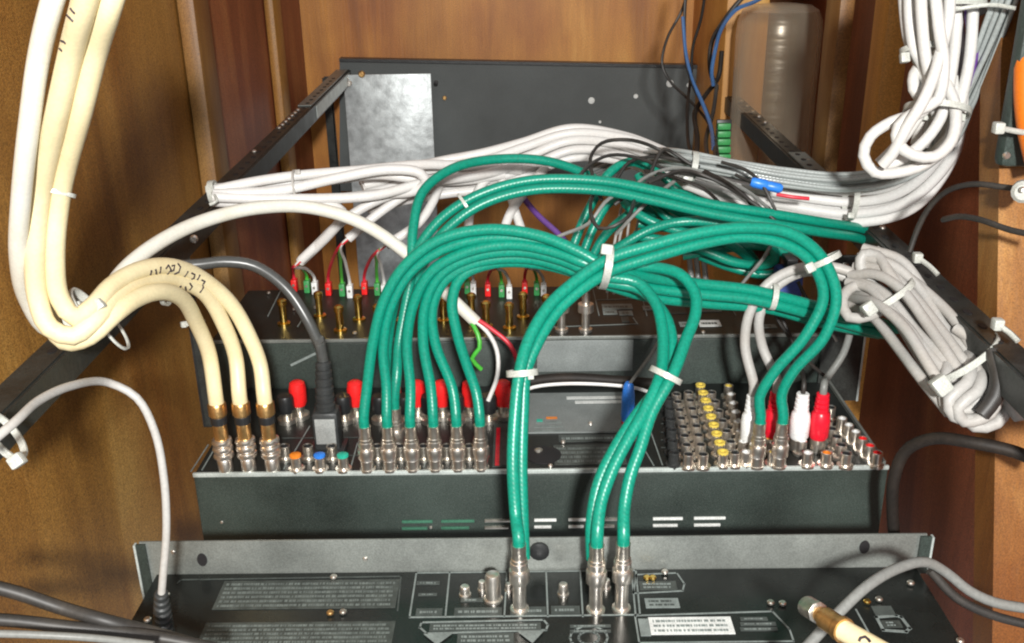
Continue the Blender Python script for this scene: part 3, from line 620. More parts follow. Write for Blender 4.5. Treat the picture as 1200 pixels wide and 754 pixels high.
ink(e3, o3, [[(177, 317), (176, 322)], [(182, 316), (183, 321)], [(188, 313), (187, 320)], [(194, 315), (197, 311), (200, 316), (196, 321)], [(201, 312), (204, 311), (203, 317), (200, 318)], [(208, 309), (211, 313), (209, 319), (204, 321)], [(220, 318), (216, 324)], [(224, 320), (228, 322), (227, 326), (224, 327)], [(234, 322), (231, 328)], [(236, 328), (240, 330), (238, 333)]], .00052)
ink(e2, o2, [[(185, 335), (184, 341)], [(193, 339), (195, 337)], [(198, 336), (198, 341)], [(204, 336), (204, 341)], [(210, 337), (212, 335), (213, 341)], [(217, 336), (218, 340)], [(222, 332), (225, 336), (222, 340)], [(236, 332), (238, 337), (234, 343)]], .00052)
ink(e2, o2, [[(83, 10), (86, 14), (88, 16)], [(79, 18), (83, 22), (86, 25)], [(72, 48), (75, 49), (77, 51)], [(70, 57), (73, 60)]], .00045)
ink(e3, o3, [[(97, 62), (96, 66)], [(70, 170), (69, 178)]], .0003)

# ================================================================== GREEN COAXIAL CABLES
RG = .0033; GJ_ = 'green_jacket'
B6 = [atZ(u, 551 - (u - 430) * .013, Z2) for u in (431, 457.5, 484, 510.5, 537, 564)]
B1 = [atZ(609, 715, Z1), atZ(698, 716, Z1), atZ(728, 714, Z1)]
BR = [atZ(886, 547, Z2), atZ(912, 547, Z2)]
GRP = 'green coaxial cables'
pos6 = ['leftmost', 'second from left', 'third from left', 'fourth from left', 'fifth from left', 'rightmost']
plugged('coaxial_cable', 'green cable on the leftmost of six side by side plugs', 'cable', [(430, 455, .602), (437, 402, .594), (450, 352, .584), (474, 312, .576), (515, 281, .570), (570, 269, .566), (630, 276, .561), (680, 296, .556), (709, 312, .556), (760, 325, .575), (820, 333, .588), (880, 340, .595), (930, 352, .60), (960, 360, .605), (1010, 372, .62), (1050, 384, .63)], RG, GJ_, (B6[0], 'bnc'), None, GRP)
plugged('coaxial_cable', 'green cable on the second from left of six side by side plugs', 'cable', [(453, 455, .604), (449, 408, .598), (458, 360, .59), (480, 320, .583), (520, 292, .577), (575, 279, .572), (635, 285, .567), (685, 305, .561), (711, 322, .561), (760, 337, .58), (820, 345, .588), (880, 351, .594), (930, 363, .60), (955, 370, .605), (1000, 382, .62), (1045, 394, .63)], RG, GJ_, (B6[1], 'bnc'), None, GRP)
plugged('coaxial_cable', 'green cable on the third from left of six side by side plugs', 'cable', [(481, 455, .604), (477, 402, .598), (485, 355, .588), (506, 318, .58), (548, 295, .574), (602, 287, .569), (652, 296, .563), (690, 310, .558), (712, 314, .566), (750, 312, .57), (796, 321, .56), (814, 343, .553), (815, 368, .545), (804, 398, .535), (788, 440, .523), (764, 483, .518), (750, 526, .513), (738, 560, .510), (731, 600, .506)], RG, GJ_, (B6[2], 'bnc'), (B1[2], 'bnc_tall'), GRP)
plugged('coaxial_cable', 'green cable on the fourth from left of six side by side plugs', 'cable', [(505, 455, .604), (496, 402, .598), (499, 355, .59), (518, 320, .583), (556, 301, .578), (610, 295, .572), (658, 305, .566), (692, 319, .561), (715, 325, .562), (746, 331, .562), (768, 355, .555), (776, 385, .545), (777, 415, .535), (773, 443, .525), (755, 482, .518), (736, 515, .513), (718, 550, .509), (704, 590, .505)], RG, GJ_, (B6[3], 'bnc'), (B1[1], 'bnc_tall'), GRP)
plugged('coaxial_cable', 'green cable on the fifth from left of six side by side plugs', 'cable', [(530, 455, .606), (510, 402, .60), (507, 360, .593), (522, 328, .587), (560, 308, .582), (615, 303, .577), (660, 313, .571), (695, 327, .567), (720, 332, .566), (752, 340, .564), (778, 368, .557), (787, 395, .547), (786, 420, .540), (779, 443, .534), (742, 492, .520), (720, 527, .515), (702, 565, .511), (694, 605, .508), (693, 632, .508), (694, 655, .51)], RG, GJ_, (B6[4], 'bnc'), None, GRP)
plugged('coaxial_cable', 'green cable on the rightmost of six side by side plugs', 'cable', [(558, 460, .606), (546, 425, .602), (535, 388, .595), (530, 352, .59), (541, 324, .586), (578, 309, .583), (628, 309, .58), (672, 319, .575), (709, 333, .575), (760, 348, .588), (830, 356, .60), (900, 362, .61), (960, 378, .62), (1030, 392, .64)], RG, GJ_, (B6[5], 'bnc'), None, GRP)
plugged('coaxial_cable', 'green cable from nearest unit over the wide arch to right one of two nickel plugs', 'cable', [(605, 610, .508), (601, 545, .509), (604, 480, .511), (609, 437, .514), (619, 400, .52), (642, 360, .528), (674, 330, .535), (712, 304, .540), (762, 288, .542), (820, 273, .545), (876, 267, .55), (927, 274, .556), (963, 302, .563), (980, 348, .57), (966, 395, .578), (931, 434, .59), (916, 463, .598)], RG, GJ_, (B1[0], 'bnc_tall'), (BR[1], 'bnc'), GRP)
plugged('coaxial_cable', 'green cable from nearest unit over the wide arch to left one of two nickel plugs', 'cable', [(614, 655, .517), (613, 620, .517), (611, 545, .517), (613, 480, .519), (616, 437, .521), (630, 402, .525), (654, 364, .532), (688, 334, .538), (720, 316, .543), (770, 300, .546), (825, 285, .55), (876, 278, .555), (924, 288, .56), (951, 308, .565), (965, 348, .572), (943, 395, .58), (909, 434, .59), (890, 466, .598)], RG, GJ_, None, (BR[0], 'bnc'), GRP)
# jack behind, seventh cable, rising to the highest arch
BK = atZ(466, 528, Z2)
plugged('coaxial_cable', 'green cable making the highest small arch, dropping behind the front six', 'cable', [(465, 440, .625), (467, 405, .63), (474, 365, .632), (482, 320, .635), (484, 270, .64), (495, 226, .65), (530, 198, .665), (580, 187, .68), (640, 189, .69), (688, 205, .70), (735, 235, .71), (800, 262, .715), (850, 285, .715)], RG, GJ_, (BK, 'bnc'), None, GRP)
cable('coaxial_cable', 'green cable, upper of the long pair sweeping right to the rail', 'cable', [(452, 470, .66), (455, 400, .655), (467, 340, .645), (495, 283, .635), (520, 254, .632), (560, 229, .63), (620, 212, .632), (700, 212, .635), (760, 222, .64), (830, 239, .645), (900, 250, .65), (960, 260, .66), (1008, 268, .685), (1040, 282, .73), (1070, 305, .80)], RG, GJ_, GRP)
cable('coaxial_cable', 'green cable, lower of the long pair sweeping right to the rail', 'cable', [(462, 480, .655), (466, 420, .65), (480, 355, .642), (505, 292, .632), (530, 263, .628), (566, 239, .627), (622, 223, .629), (700, 223, .632), (760, 234, .637), (830, 250, .642), (900, 262, .647), (960, 272, .657), (1004, 279, .682), (1036, 293, .73), (1066, 316, .80)], RG, GJ_, GRP)
# tangle behind the long pair
TG = 'green cables tangled behind the long pair'
for lb, pp in (
    ('green cable rising steeply left of the tangle behind long pair', [(668, 300, .70), (682, 262, .70), (697, 232, .70), (712, 205, .70), (738, 190, .705), (770, 202, .71), (800, 228, .71), (835, 262, .71), (860, 290, .715)]),
    ('green cable rising second from left in the tangle', [(682, 300, .705), (698, 262, .705), (716, 236, .70), (748, 228, .69), (790, 246, .69), (812, 257, .695)]),
    ('green cable looping low through the tangle, bright across middle', [(700, 306, .69), (728, 288, .68), (765, 268, .675), (800, 260, .67), (840, 262, .67), (880, 276, .67), (905, 290, .675), (908, 305, .68), (885, 312, .69), (850, 302, .70), (822, 285, .70)]),
    ('green cable crossing the tangle downward from the long pair', [(722, 215, .69), (734, 240, .685), (760, 258, .68), (800, 272, .68), (840, 280, .685), (870, 296, .69), (890, 318, .70)]),
    ('green cable rising third from left in the tangle', [(690, 310, .715), (706, 280, .71), (728, 258, .705), (758, 238, .70), (790, 226, .70), (830, 240, .70), (868, 262, .70)]),
    ('green cable forming the bottom curl of the tangle', [(742, 276, .69), (790, 284, .69), (830, 296, .685), (862, 308, .685), (896, 308, .69), (912, 292, .695), (900, 274, .70), (868, 268, .70)]),
    ('green cable bowing over the right part of tangle', [(735, 300, .70), (770, 285, .69), (815, 278, .685), (850, 284, .69), (880, 300, .70), (892, 322, .71)]),
    ('green cable diving from long pair into tangle centre', [(748, 205, .70), (762, 232, .695), (786, 258, .695), (822, 276, .70), (862, 284, .705), (905, 286, .71), (950, 280, .715)]),
    ('green cable doubled back at right end of the tangle', [(800, 300, .70), (845, 292, .695), (885, 288, .69), (918, 296, .69), (926, 312, .695), (900, 322, .70), (858, 314, .705), (820, 300, .71)]),
    ('green cable slanting under the tangle to far unit', [(775, 235, .72), (760, 262, .72), (745, 290, .72), (735, 320, .725)]),
    ('green cable lying flat beneath the tangle', [(748, 262, .70), (790, 268, .70), (840, 270, .70), (900, 282, .70), (950, 296, .70)])):
    cable('coaxial_cable', lb, 'cable', pp, RG, GJ_, TG)
cable('coaxial_cable', 'short green cable end beneath grey white coil', 'cable', [(960, 366, .60), (1000, 374, .61), (1030, 378, .62), (1052, 386, .63)], RG, GJ_, GRP)

# ================================================================== LONG WHITE BUNDLE
RW = .0037
WG = 'white cables in the bundle across the rack'
def strands(name, label, cat, group, base, offs, r, mat, wob=.0008, cross=True, n=8):
    """parallel strands: offs (across, depth) in metres; the strands trade places slowly"""
    P = [atD(*p) for p in base]; out = []
    for (a, b_) in offs:
        Q = []; ph = random.uniform(0, 6.28)
        for i, p in enumerate(P):
            t = (P[min(i + 1, len(P) - 1)] - P[max(i - 1, 0)]).normalized(); s = FW.cross(t).normalized(); n_ = t.cross(s).normalized()
            k = .35 * math.sin(i * .9 + ph) if cross else 0
            Q.append(p + s * (a * math.cos(k) - b_ * math.sin(k)) + n_ * (b_ * math.cos(k) + a * math.sin(k)) + Vector((random.uniform(-1, 1), random.uniform(-1, 1), random.uniform(-1, 1))) * wob)
        c = Q[0].copy(); me = tube_mesh([q_ - c for q_ in Q], r, mat, n); out.append(tag(link(name, me, None, c), label, cat, group))
    return out
def hexoffs(n, sp):
    L_ = [(0, 0)] + [(math.cos(k * math.pi / 3) * sp, math.sin(k * math.pi / 3) * sp) for k in range(6)] + [(math.cos(k * math.pi / 6 + .2) * sp * 1.95, math.sin(k * math.pi / 6 + .2) * sp * 1.95) for k in range(12)]
    return L_[:n]
# from the arch over to the right rail and up the top right corner
strands('white_cable', 'white cable in bundle arching from blank panel to the right rail and upper right corner', 'cable', WG,
    [(430, 228, .745), (475, 216, .755), (520, 208, .76), (570, 200, .765), (618, 184, .77), (668, 166, .77), (725, 170, .755), (785, 192, .735), (850, 213, .715), (920, 228, .70), (1000, 238, .685), (1055, 226, .66), (1098, 185, .63), (1118, 130, .60), (1118, 70, .57), (1108, 0, .55), (1100, -60, .54)],
    [(0, 0), (.0075, .001), (-.0075, .001), (.004, .0068), (-.004, .0068), (.012, .006), (-.0125, .007)], RW, 'white_jacket', .0006)
for lb, pp in (
    ('white cable on top of left bundle reaching the rail', [(247, 224, .682), (300, 213, .69), (350, 206, .70), (420, 200, .715), (500, 193, .735), (560, 196, .755), (610, 200, .765)]),
    ('white cable, lowest straight strand of left bundle', [(249, 231, .676), (305, 233, .685), (380, 233, .695), (440, 229, .705), (500, 214, .72), (560, 206, .745), (625, 190, .775)]),
    ('white cable in left bundle curling over at its right end', [(250, 228, .678), (330, 223, .69), (395, 209, .698), (455, 199, .705), (492, 203, .708), (499, 214, .712), (486, 224, .716), (440, 228, .716), (370, 236, .705)]),
    ('white cable inside left bundle, second from top', [(248, 222, .69), (310, 216, .70), (380, 212, .71), (440, 205, .72), (490, 210, .725), (540, 212, .745), (590, 205, .76)]),
    ('white cable under left bundle bending down to its red wire at far left', [(249, 236, .686), (300, 240, .69), (360, 238, .695), (396, 244, .70), (402, 252, .705), (388, 272, .715), (352, 307, .73)])):
    cable('white_cable', lb, 'cable', pp, RW, 'white_jacket', WG)
# drops to the far unit, each ends in stripped wires into terminal plugs
def terminal(par, u, v, mat, d=None, w=.0046, h=.0105):
    p = atZ(u, v, Z3); bm = bmesh.new(); box(bm, -w / 2, w / 2, -.004, .004, 0, h, .0006); o = link('terminal_plug', to_mesh(bm, mat), par, p)
    bm = bmesh.new(); lathe(bm, [(.0012, 0), (.0012, .0006)], 8, M=orient((0, -1, 0))); link('clamp_screw', to_mesh(bm, 'dull_nickel'), o, p + Vector((0, -.0041, h * .6)))
    return p + Vector((0, 0, h))
def drop(label, pts, endp, terms):
    e = empty('white_cable', atD(*pts[0]), label, 'cable', 'white cables dropping to terminal plugs')
    cable('sheath', None, None, pts, .0035, 'white_jacket', parent=e)
    q_ = atD(*pts[-1]); dirn = (q_ - atD(*pts[-2])).normalized()
    for (nm, mat, tu, tv, tm) in terms:
        top = terminal(e, tu, tv, tm); st = q_ - dirn * .004
        P = [st, st + dirn * .010, (st + dirn * .012).lerp(top + Vector((0, 0, .010)), .6), top + Vector((0, 0, .003)), top - Vector((0, 0, .002))]
        c = wpos(e); link(nm, tube_mesh([p - c for p in P], .0013, mat, 6), e, c)
def T(rt, gt, wt, v): return [('red_wire', 'red_jacket', rt, v, 'red_plastic'), ('green_wire', 'wiregreen_jacket', gt, v + 1, 'green_plastic'), ('white_wire', 'white_jacket', wt, v + 3, 'rca_white')]
drop('white cable ending in terminal plugs leftmost on the far unit', [(500, 216, .725), (440, 236, .72), (398, 262, .72), (372, 287, .722), (353, 305, .725)], None, T(346, 361, 370, 341))
drop('white cable with red and green wires, second from left on far unit', [(508, 210, .735), (470, 232, .73), (440, 253, .727), (408, 280, .728)], None, T(386, 402, 411, 345))
drop('white cable with red and green wires, third from left on far unit', [(518, 205, .745), (508, 235, .738), (490, 262, .733), (452, 288, .732)], None, T(428, 443, 451, 344))
drop('white cable dropping behind green arch, fourth from left on far unit', [(590, 196, .76), (566, 215, .755), (552, 245, .75), (548, 275, .745), (545, 300, .742)], None, T(536, 548, 555, 342))
drop('white cable dropping behind green arch, fifth from left on far unit', [(640, 196, .76), (618, 222, .755), (598, 250, .75), (588, 280, .745), (584, 303, .742)], None, T(572, 588, 597, 346))
drop('white cable dropping behind green arch, rightmost on far unit', [(580, 200, .765), (596, 225, .76), (606, 255, .755), (615, 282, .748), (618, 303, .744)], None, T(615, 629, 637, 344))

# ================================================================== UPPER RIGHT: coils and clear bundle
CG = 'white cables coiled in upper right corner'
for lb, pp in (
    ('white cable making the leftmost ring of upper right coil', [(1078, -40, .52), (1080, 20, .53), (1085, 70, .54), (1092, 105, .545), (1082, 130, .545), (1045, 143, .55), (1020, 160, .555), (1012, 182, .56), (1025, 202, .562), (1055, 202, .56), (1085, 192, .555), (1108, 170, .555), (1118, 140, .56), (1116, 90, .56)]),
    ('white cable making the inner ring of upper right coil', [(1092, -40, .525), (1100, 30, .53), (1106, 80, .535), (1098, 118, .538), (1075, 130, .538), (1053, 148, .54), (1052, 168, .542), (1070, 182, .542), (1095, 184, .54), (1115, 165, .54), (1120, 130, .545), (1108, 95, .55)]),
    ('white cable folded in narrow loop left of upper right bundle', [(1066, -40, .53), (1066, 20, .54), (1072, 60, .545), (1082, 78, .548), (1084, 100, .55), (1074, 112, .55), (1070, 95, .55), (1074, 82, .553), (1086, 76, .555), (1092, 100, .556), (1080, 130, .558), (1050, 172, .565), (1030, 192, .57)]),
    ('white cable leaning through middle of the upper right coil', [(1112, -40, .53), (1112, 20, .535), (1104, 55, .535), (1094, 90, .532), (1080, 122, .532), (1062, 150, .536), (1046, 180, .545), (1034, 194, .55)]),
    ('white cable crossing beneath the upper right coil rings', [(1120, -40, .545), (1120, 40, .55), (1114, 90, .55), (1106, 130, .552), (1090, 158, .555), (1060, 185, .56), (1035, 196, .565)]),
    ('white cable along left edge of the upper right bundle', [(1058, -40, .535), (1060, 10, .545), (1066, 50, .55), (1078, 75, .555), (1090, 110, .56), (1100, 140, .565)]),
    ('white cable on right edge of the upper right bundle', [(1142, -40, .545), (1140, 20, .55), (1136, 70, .555), (1128, 110, .56), (1118, 150, .57), (1095, 180, .59)])):
    cable('white_cable', lb, 'cable', pp, .0032, 'coil_jacket', CG)
strands('white_cable', 'white cable hanging straight down the upper right corner', 'cable', CG, [(1112, -50, .56), (1114, 20, .565), (1116, 80, .57), (1112, 130, .575), (1098, 170, .59)], [(.013, 0), (.006, .002), (-.001, .0), (-.008, .003)], .0031, 'coil_jacket', .0006)
cable('purple_cable', 'purple cable showing between white strands, left one at top right', 'cable', [(1082, -40, .565), (1081, 30, .57), (1086, 75, .575), (1096, 120, .58)], .0030, 'purple_jacket', 'purple cables')
cable('purple_cable', 'purple cable beside clear bundle, right one at top right', 'cable', [(1134, -40, .552), (1137, 20, .556), (1141, 62, .56), (1132, 100, .57)], .0030, 'purple_jacket', 'purple cables')
strands('clear_cable', 'thin translucent grey wire in shiny bundle sweeping to top right', 'wire', 'translucent grey wires in bundle', [(690, 205, .84), (730, 190, .80), (765, 183, .73), (800, 187, .692), (850, 195, .68), (920, 207, .67), (1000, 213, .655), (1060, 200, .635), (1105, 165, .61), (1132, 115, .58), (1158, 55, .555), (1185, -10, .53), (1205, -60, .52)], [(0, 0), (.0030, 0), (-.0030, 0), (.0060, .001), (-.0060, .001), (.0015, .003), (-.0015, -.003), (.0044, -.002), (-.0044, .0025)], .0016, 'clear_jacket', .0007, n=7)

# ================================================================== LOWER RIGHT: grey-white coil
GG = 'grey white cables in long coil on right rail'
base = [(1003, 322, .600), (1030, 328, .585), (1055, 348, .57), (1085, 385, .55), (1115, 425, .53), (1150, 470, .515)]
strands('coiled_cable', 'grey white cable strand in the long tied coil beside right rail', 'cable', GG, base, [(.018, .004), (.0115, 0), (.005, -.003), (-.0015, -.002), (-.008, .000), (-.0145, .003), (-.020, .008), (.009, .008), (0, .006), (-.009, .009), (.0148, -.0015), (.008, -.0045), (-.0045, -.0045), (-.011, -.002), (-.017, .0), (.002, -.006)], .0031, 'greywhite_jacket', .0012)
for lb, pp in (
    ('grey white cable looped at lower left end of tied coil', [(1090, 400, .585), (1110, 432, .522), (1106, 462, .513), (1112, 482, .512), (1140, 478, .510), (1150, 452, .510), (1140, 425, .52), (1118, 408, .575)]),
    ('grey white cable, broad bottom loop of tied coil', [(1100, 410, .585), (1128, 452, .524), (1128, 482, .515), (1142, 500, .513), (1168, 496, .512), (1182, 470, .513), (1176, 440, .517), (1160, 415, .575)]),
    ('grey white cable, diagonal strand over the bottom loops', [(1112, 408, .58), (1138, 430, .516), (1132, 450, .506), (1112, 468, .505), (1118, 488, .507), (1150, 490, .506), (1162, 462, .506), (1158, 430, .52), (1140, 405, .575)]),
    ('grey white cable, inner curl among the bottom loops', [(1124, 414, .575), (1150, 440, .512), (1144, 460, .503), (1122, 478, .503), (1130, 494, .506), (1160, 485, .505), (1170, 455, .508), (1160, 425, .525), (1148, 408, .575)]),
    ('grey white cable leaving tied coil past right picture edge', [(1130, 400, .575), (1165, 432, .518), (1180, 465, .51), (1192, 488, .508), (1210, 478, .51), (1230, 440, .515)]),
    ('grey white cable next to the rail leaving tied coil at right', [(1120, 385, .54), (1160, 412, .525), (1190, 440, .515), (1225, 470, .51)]),
    ('grey white cable, small curl at left of the first tie', [(1050, 352, .57), (1020, 370, .575), (995, 372, .58), (987, 352, .585), (1000, 336, .59), (1020, 338, .592), (1030, 352, .60)]),
    ('grey white cable, bent end at top of the tied coil', [(1110, 400, .60), (1075, 360, .566), (1045, 325, .575), (1028, 300, .588), (1012, 298, .592), (1008, 312, .592), (1030, 345, .588), (1070, 390, .60)])):
    cable('coiled_cable', lb, 'cable', pp, .0032, 'greywhite_jacket', GG)
cable('tape_band', 'black tape band wrapped round bottom of the tied coil', 'tape', [(1162, 412, .507), (1170, 440, .501), (1166, 465, .499), (1150, 486, .500)], .0042, 'dark_jacket')

# pair to the RCA plugs
RP = [atZ(877, 530, Z2), atZ(904, 526, Z2), atZ(934, 528, Z2), atZ(957, 528, Z2)]
plugged('audio_cable', 'white cable ending in leftmost white audio plug', 'cable', [(1040, 345, .588), (1010, 325, .595), (975, 313, .60), (935, 315, .60), (900, 333, .60), (879, 365, .605), (873, 405, .612)], .0031, 'greywhite_jacket', None, (RP[0], 'rca_white'), 'audio plugs on the middle unit')
plugged('audio_cable', 'white cable ending in red audio plug between green cables', 'cable', [(1045, 352, .592), (1010, 333, .60), (972, 320, .605), (938, 320, .606), (908, 338, .606), (890, 370, .61), (893, 405, .618)], .0031, 'greywhite_jacket', None, (RP[1], 'rca_red'), 'audio plugs on the middle unit')
plugged('audio_cable', 'dark thin cable ending in thick white audio plug right of green cables', 'cable', [(905, 340, .66), (915, 370, .655), (928, 400, .655), (936, 425, .65)], .0015, 'dark_jacket', None, (RP[2], 'rca_white'), 'audio plugs on the middle unit')
plugged('audio_cable', 'grey thin cable ending in bright red audio plug at right', 'cable', [(1000, 350, .65), (997, 385, .645), (988, 415, .64), (970, 442, .638)], .0024, 'grey_jacket', None, (RP[3], 'rca_red'), 'audio plugs on the middle unit')

# ================================================================== POWER CORD of the middle unit
pb_ = atZ(386, 528, Z2)
e = empty('power_cord', pb_, 'grey sheathed black power cord plugged into the middle unit', 'power cord')
top = pb_ + Vector((0, .008, .062))
P = [atD(205, 312, .60), atD(235, 310, .605), atD(262, 307, .61), atD(298, 312, .615), atD(335, 338, .617), atD(362, 378, .62), atD(377, 410, .625), top + Vector((-.001, -.002, .014)), top - Vector((0, 0, .004))]
c = wpos(e); link('sheath', tube_mesh([p - c for p in P], .0036, 'power_jacket', 10), e, c)
bm = bmesh.new(); box(bm, -.0085, .0085, -.006, .009, 0, .030, .0025); pl_ = link('plug', to_mesh(bm, 'dark_plastic'), e, pb_)
bm = bmesh.new(); box(bm, -.0065, .0065, -.0066, -.0055, .008, .026, .0004); link('grip_face', to_mesh(bm, 'grey_plastic'), pl_, pb_)
bm = bmesh.new(); box(bm, -.0115, .0115, -.009, .010, 0, .004, .001); link('inlet', to_mesh(bm, 'black_plastic'), d2, pb_)
for k in range(6):
    z = .030 + k * .0052; rr_ = .0066 - .0003 * k
    bm = bmesh.new(); lathe(bm, [(rr_ * .8, z), (rr_, z + .0006), (rr_, z + .0038), (rr_ * .8, z + .0046), (rr_ * .7, z + .0052)], 12); link('boot_rib', to_mesh(bm, 'dark_plastic'), pl_, pb_ + Vector((0, .001 + k * .001, 0)))

# ================================================================== BOTTOM LEFT and BOTTOM RIGHT leads
be = atZ(192, 748, Z1)
e = empty('white_lead', be, 'thin white lead arching from left rail into ribbed black boot', 'cable')
cable('sheath', None, None, [(-25, 530, .365), (15, 497, .375), (45, 470, .395), (85, 452, .42), (128, 449, .45), (160, 466, .455), (181, 505, .46), (192, 560, .465), (195, 620, .47), (191, 675, .475), (189, 700, .478)], .0019, 'greywhite_jacket', parent=e)
topb = atD(189, 698, .478); nrib = 9
for k in range(nrib):
    t_ = k / (nrib - 1); p = topb.lerp(be, t_); rr_ = .0034 + .0026 * t_
    bm = bmesh.new(); ax_ = (topb - be).normalized(); lathe(bm, [(rr_ * .78, -.0024), (rr_, -.0016), (rr_, .0012), (rr_ * .78, .0020)], 12, M=orient(ax_)); link('boot_rib', to_mesh(bm, 'dark_plastic'), e, p)
cable('black_lead', 'black cable at lower left corner, upper of the crossing pair', 'cable', [(-40, 680, .42), (20, 695, .425), (70, 712, .43), (125, 728, .43), (180, 742, .44), (240, 760, .44)], .0030, 'dark_jacket', 'black leads at lower left corner')
cable('black_lead', 'black cable at lower left corner, lower of the crossing pair', 'cable', [(-40, 724, .415), (20, 728, .42), (80, 735, .425), (140, 741, .43), (200, 750, .435), (260, 762, .44)], .0028, 'dark_jacket', 'black leads at lower left corner')
cable('black_lead', 'thin greyish cable along bottom edge at lower left', 'cable', [(-40, 742, .40), (40, 744, .405), (110, 748, .41), (180, 756, .41)], .0016, 'grey_jacket', 'black leads at lower left corner')
# big cream cable with a bronze plug, lower right
e = empty('coaxial_cable', atD(985, 735, .40), 'cream cable with bronze plug lying loose at lower right', 'cable', 'cream coaxial cables')
A, B = atD(948, 712, .415), atD(1080, 790, .35); ax_ = (B - A).normalized()
cc = cable('sheath', None, None, [(985, 737, .396), (1010, 751, .388), (1040, 768, .378), (1080, 790, .365)], .0044, 'cream_jacket', parent=e, n=14)
bm = bmesh.new(); lathe(bm, [(.0042, -.002), (.0047, 0), (.0047, .0065), (.0036, .007)], 16, M=orient(ax_), knurl={1, 2}); pg = link('plug', to_mesh(bm, 'dull_nickel'), e, A)
bm = bmesh.new(); lathe(bm, [(.0034, .0068), (.0034, .0100), (.0047, .0105), (.0047, .0190), (.0053, .0196), (.0053, .0225)], 16, M=orient((atD(990, 740, .394) - A))); link('crimp_sleeve', to_mesh(bm, 'bronze'), pg, A)
ink(e, cc, [[(1007, 752), (1009, 748), (1014, 747), (1018, 750), (1020, 753)]], .0006)
cable('grey_lead', 'grey cable curving up across lower right corner of nearest unit', 'cable', [(930, 775, .43), (955, 748, .435), (985, 716, .44), (1015, 688, .445), (1050, 667, .455), (1085, 659, .465), (1110, 672, .47), (1135, 692, .47), (1165, 706, .47), (1215, 715, .47)], .0025, 'grey_jacket')
cable('grey_lead', 'dark grey cable at right, lower of two going off lower right', 'cable', [(1090, 668, .475), (1120, 700, .475), (1160, 720, .475), (1215, 735, .475)], .0023, 'dark_jacket')
cable('black_hose', 'thick black cable bending round right end of middle unit', 'cable', [(1230, 548, .50), (1190, 530, .51), (1140, 519, .52), (1095, 514, .535), (1062, 528, .55), (1048, 560, .56), (1046, 600, .57), (1050, 650, .58)], .0034, 'black_jacket')

# ================================================================== THIN WIRES
WGp = 'thin dark wires hanging from top right of centre'
for lb, pp, r_, mt in (
    ('thin black wire, leftmost of those hanging over blank panel', [(812, -40, .97), (800, 10, .98), (782, 45, .99), (776, 75, 1.0), (785, 95, 1.0), (805, 115, .98), (826, 138, .95), (838, 165, .90), (842, 190, .8)], .0014, 'dark_jacket'),
    ('thin grey wire hanging left of the blue wire', [(806, -40, .95), (802, 30, .96), (804, 70, .96), (812, 100, .95), (828, 130, .92), (836, 160, .88), (838, 185, .80)], .0016, 'dark_jacket'),
    ('thin black wire passing under the blue wire', [(830, -40, .97), (822, 20, .98), (812, 55, .98), (810, 85, .98), (806, 120, .95), (806, 160, .9), (812, 190, .8)], .0015, 'black_jacket'),
    ('bright blue wire hanging down over edge of blank panel', [(800, 20, .93), (804, 65, .93), (812, 95, .92), (822, 118, .91), (832, 145, .89), (836, 175, .84)], .0017, 'blue_jacket'),
    ('pale blue wire arching over top of clear bottle', [(905, -10, .90), (885, 2, .90), (862, 12, .90), (845, 35, .91), (838, 60, .92), (834, 85, .93), (836, 100, .94)], .0020, 'blue_jacket'),
    ('grey wire arching left of the clear bottle', [(890, -20, .92), (866, 2, .92), (848, 25, .93), (834, 50, .95), (832, 80, .96), (840, 105, .98)], .0024, 'dark_jacket'),
    ('black wire dropping behind the blue wire to the bundle', [(846, 60, .98), (842, 90, .99), (828, 110, .97), (815, 130, .95), (817, 160, .90), (815, 195, .78)], .0024, 'black_jacket'),
    ('dark grey wire dropping by the green terminal strip', [(840, 100, .96), (836, 130, .94), (828, 160, .9), (830, 190, .8)], .0020, 'dark_jacket')):
    cable('thin_wire', lb, 'wire', pp, r_, mt, WGp, n=6)
LG = 'dark wires looping over the white bundle'
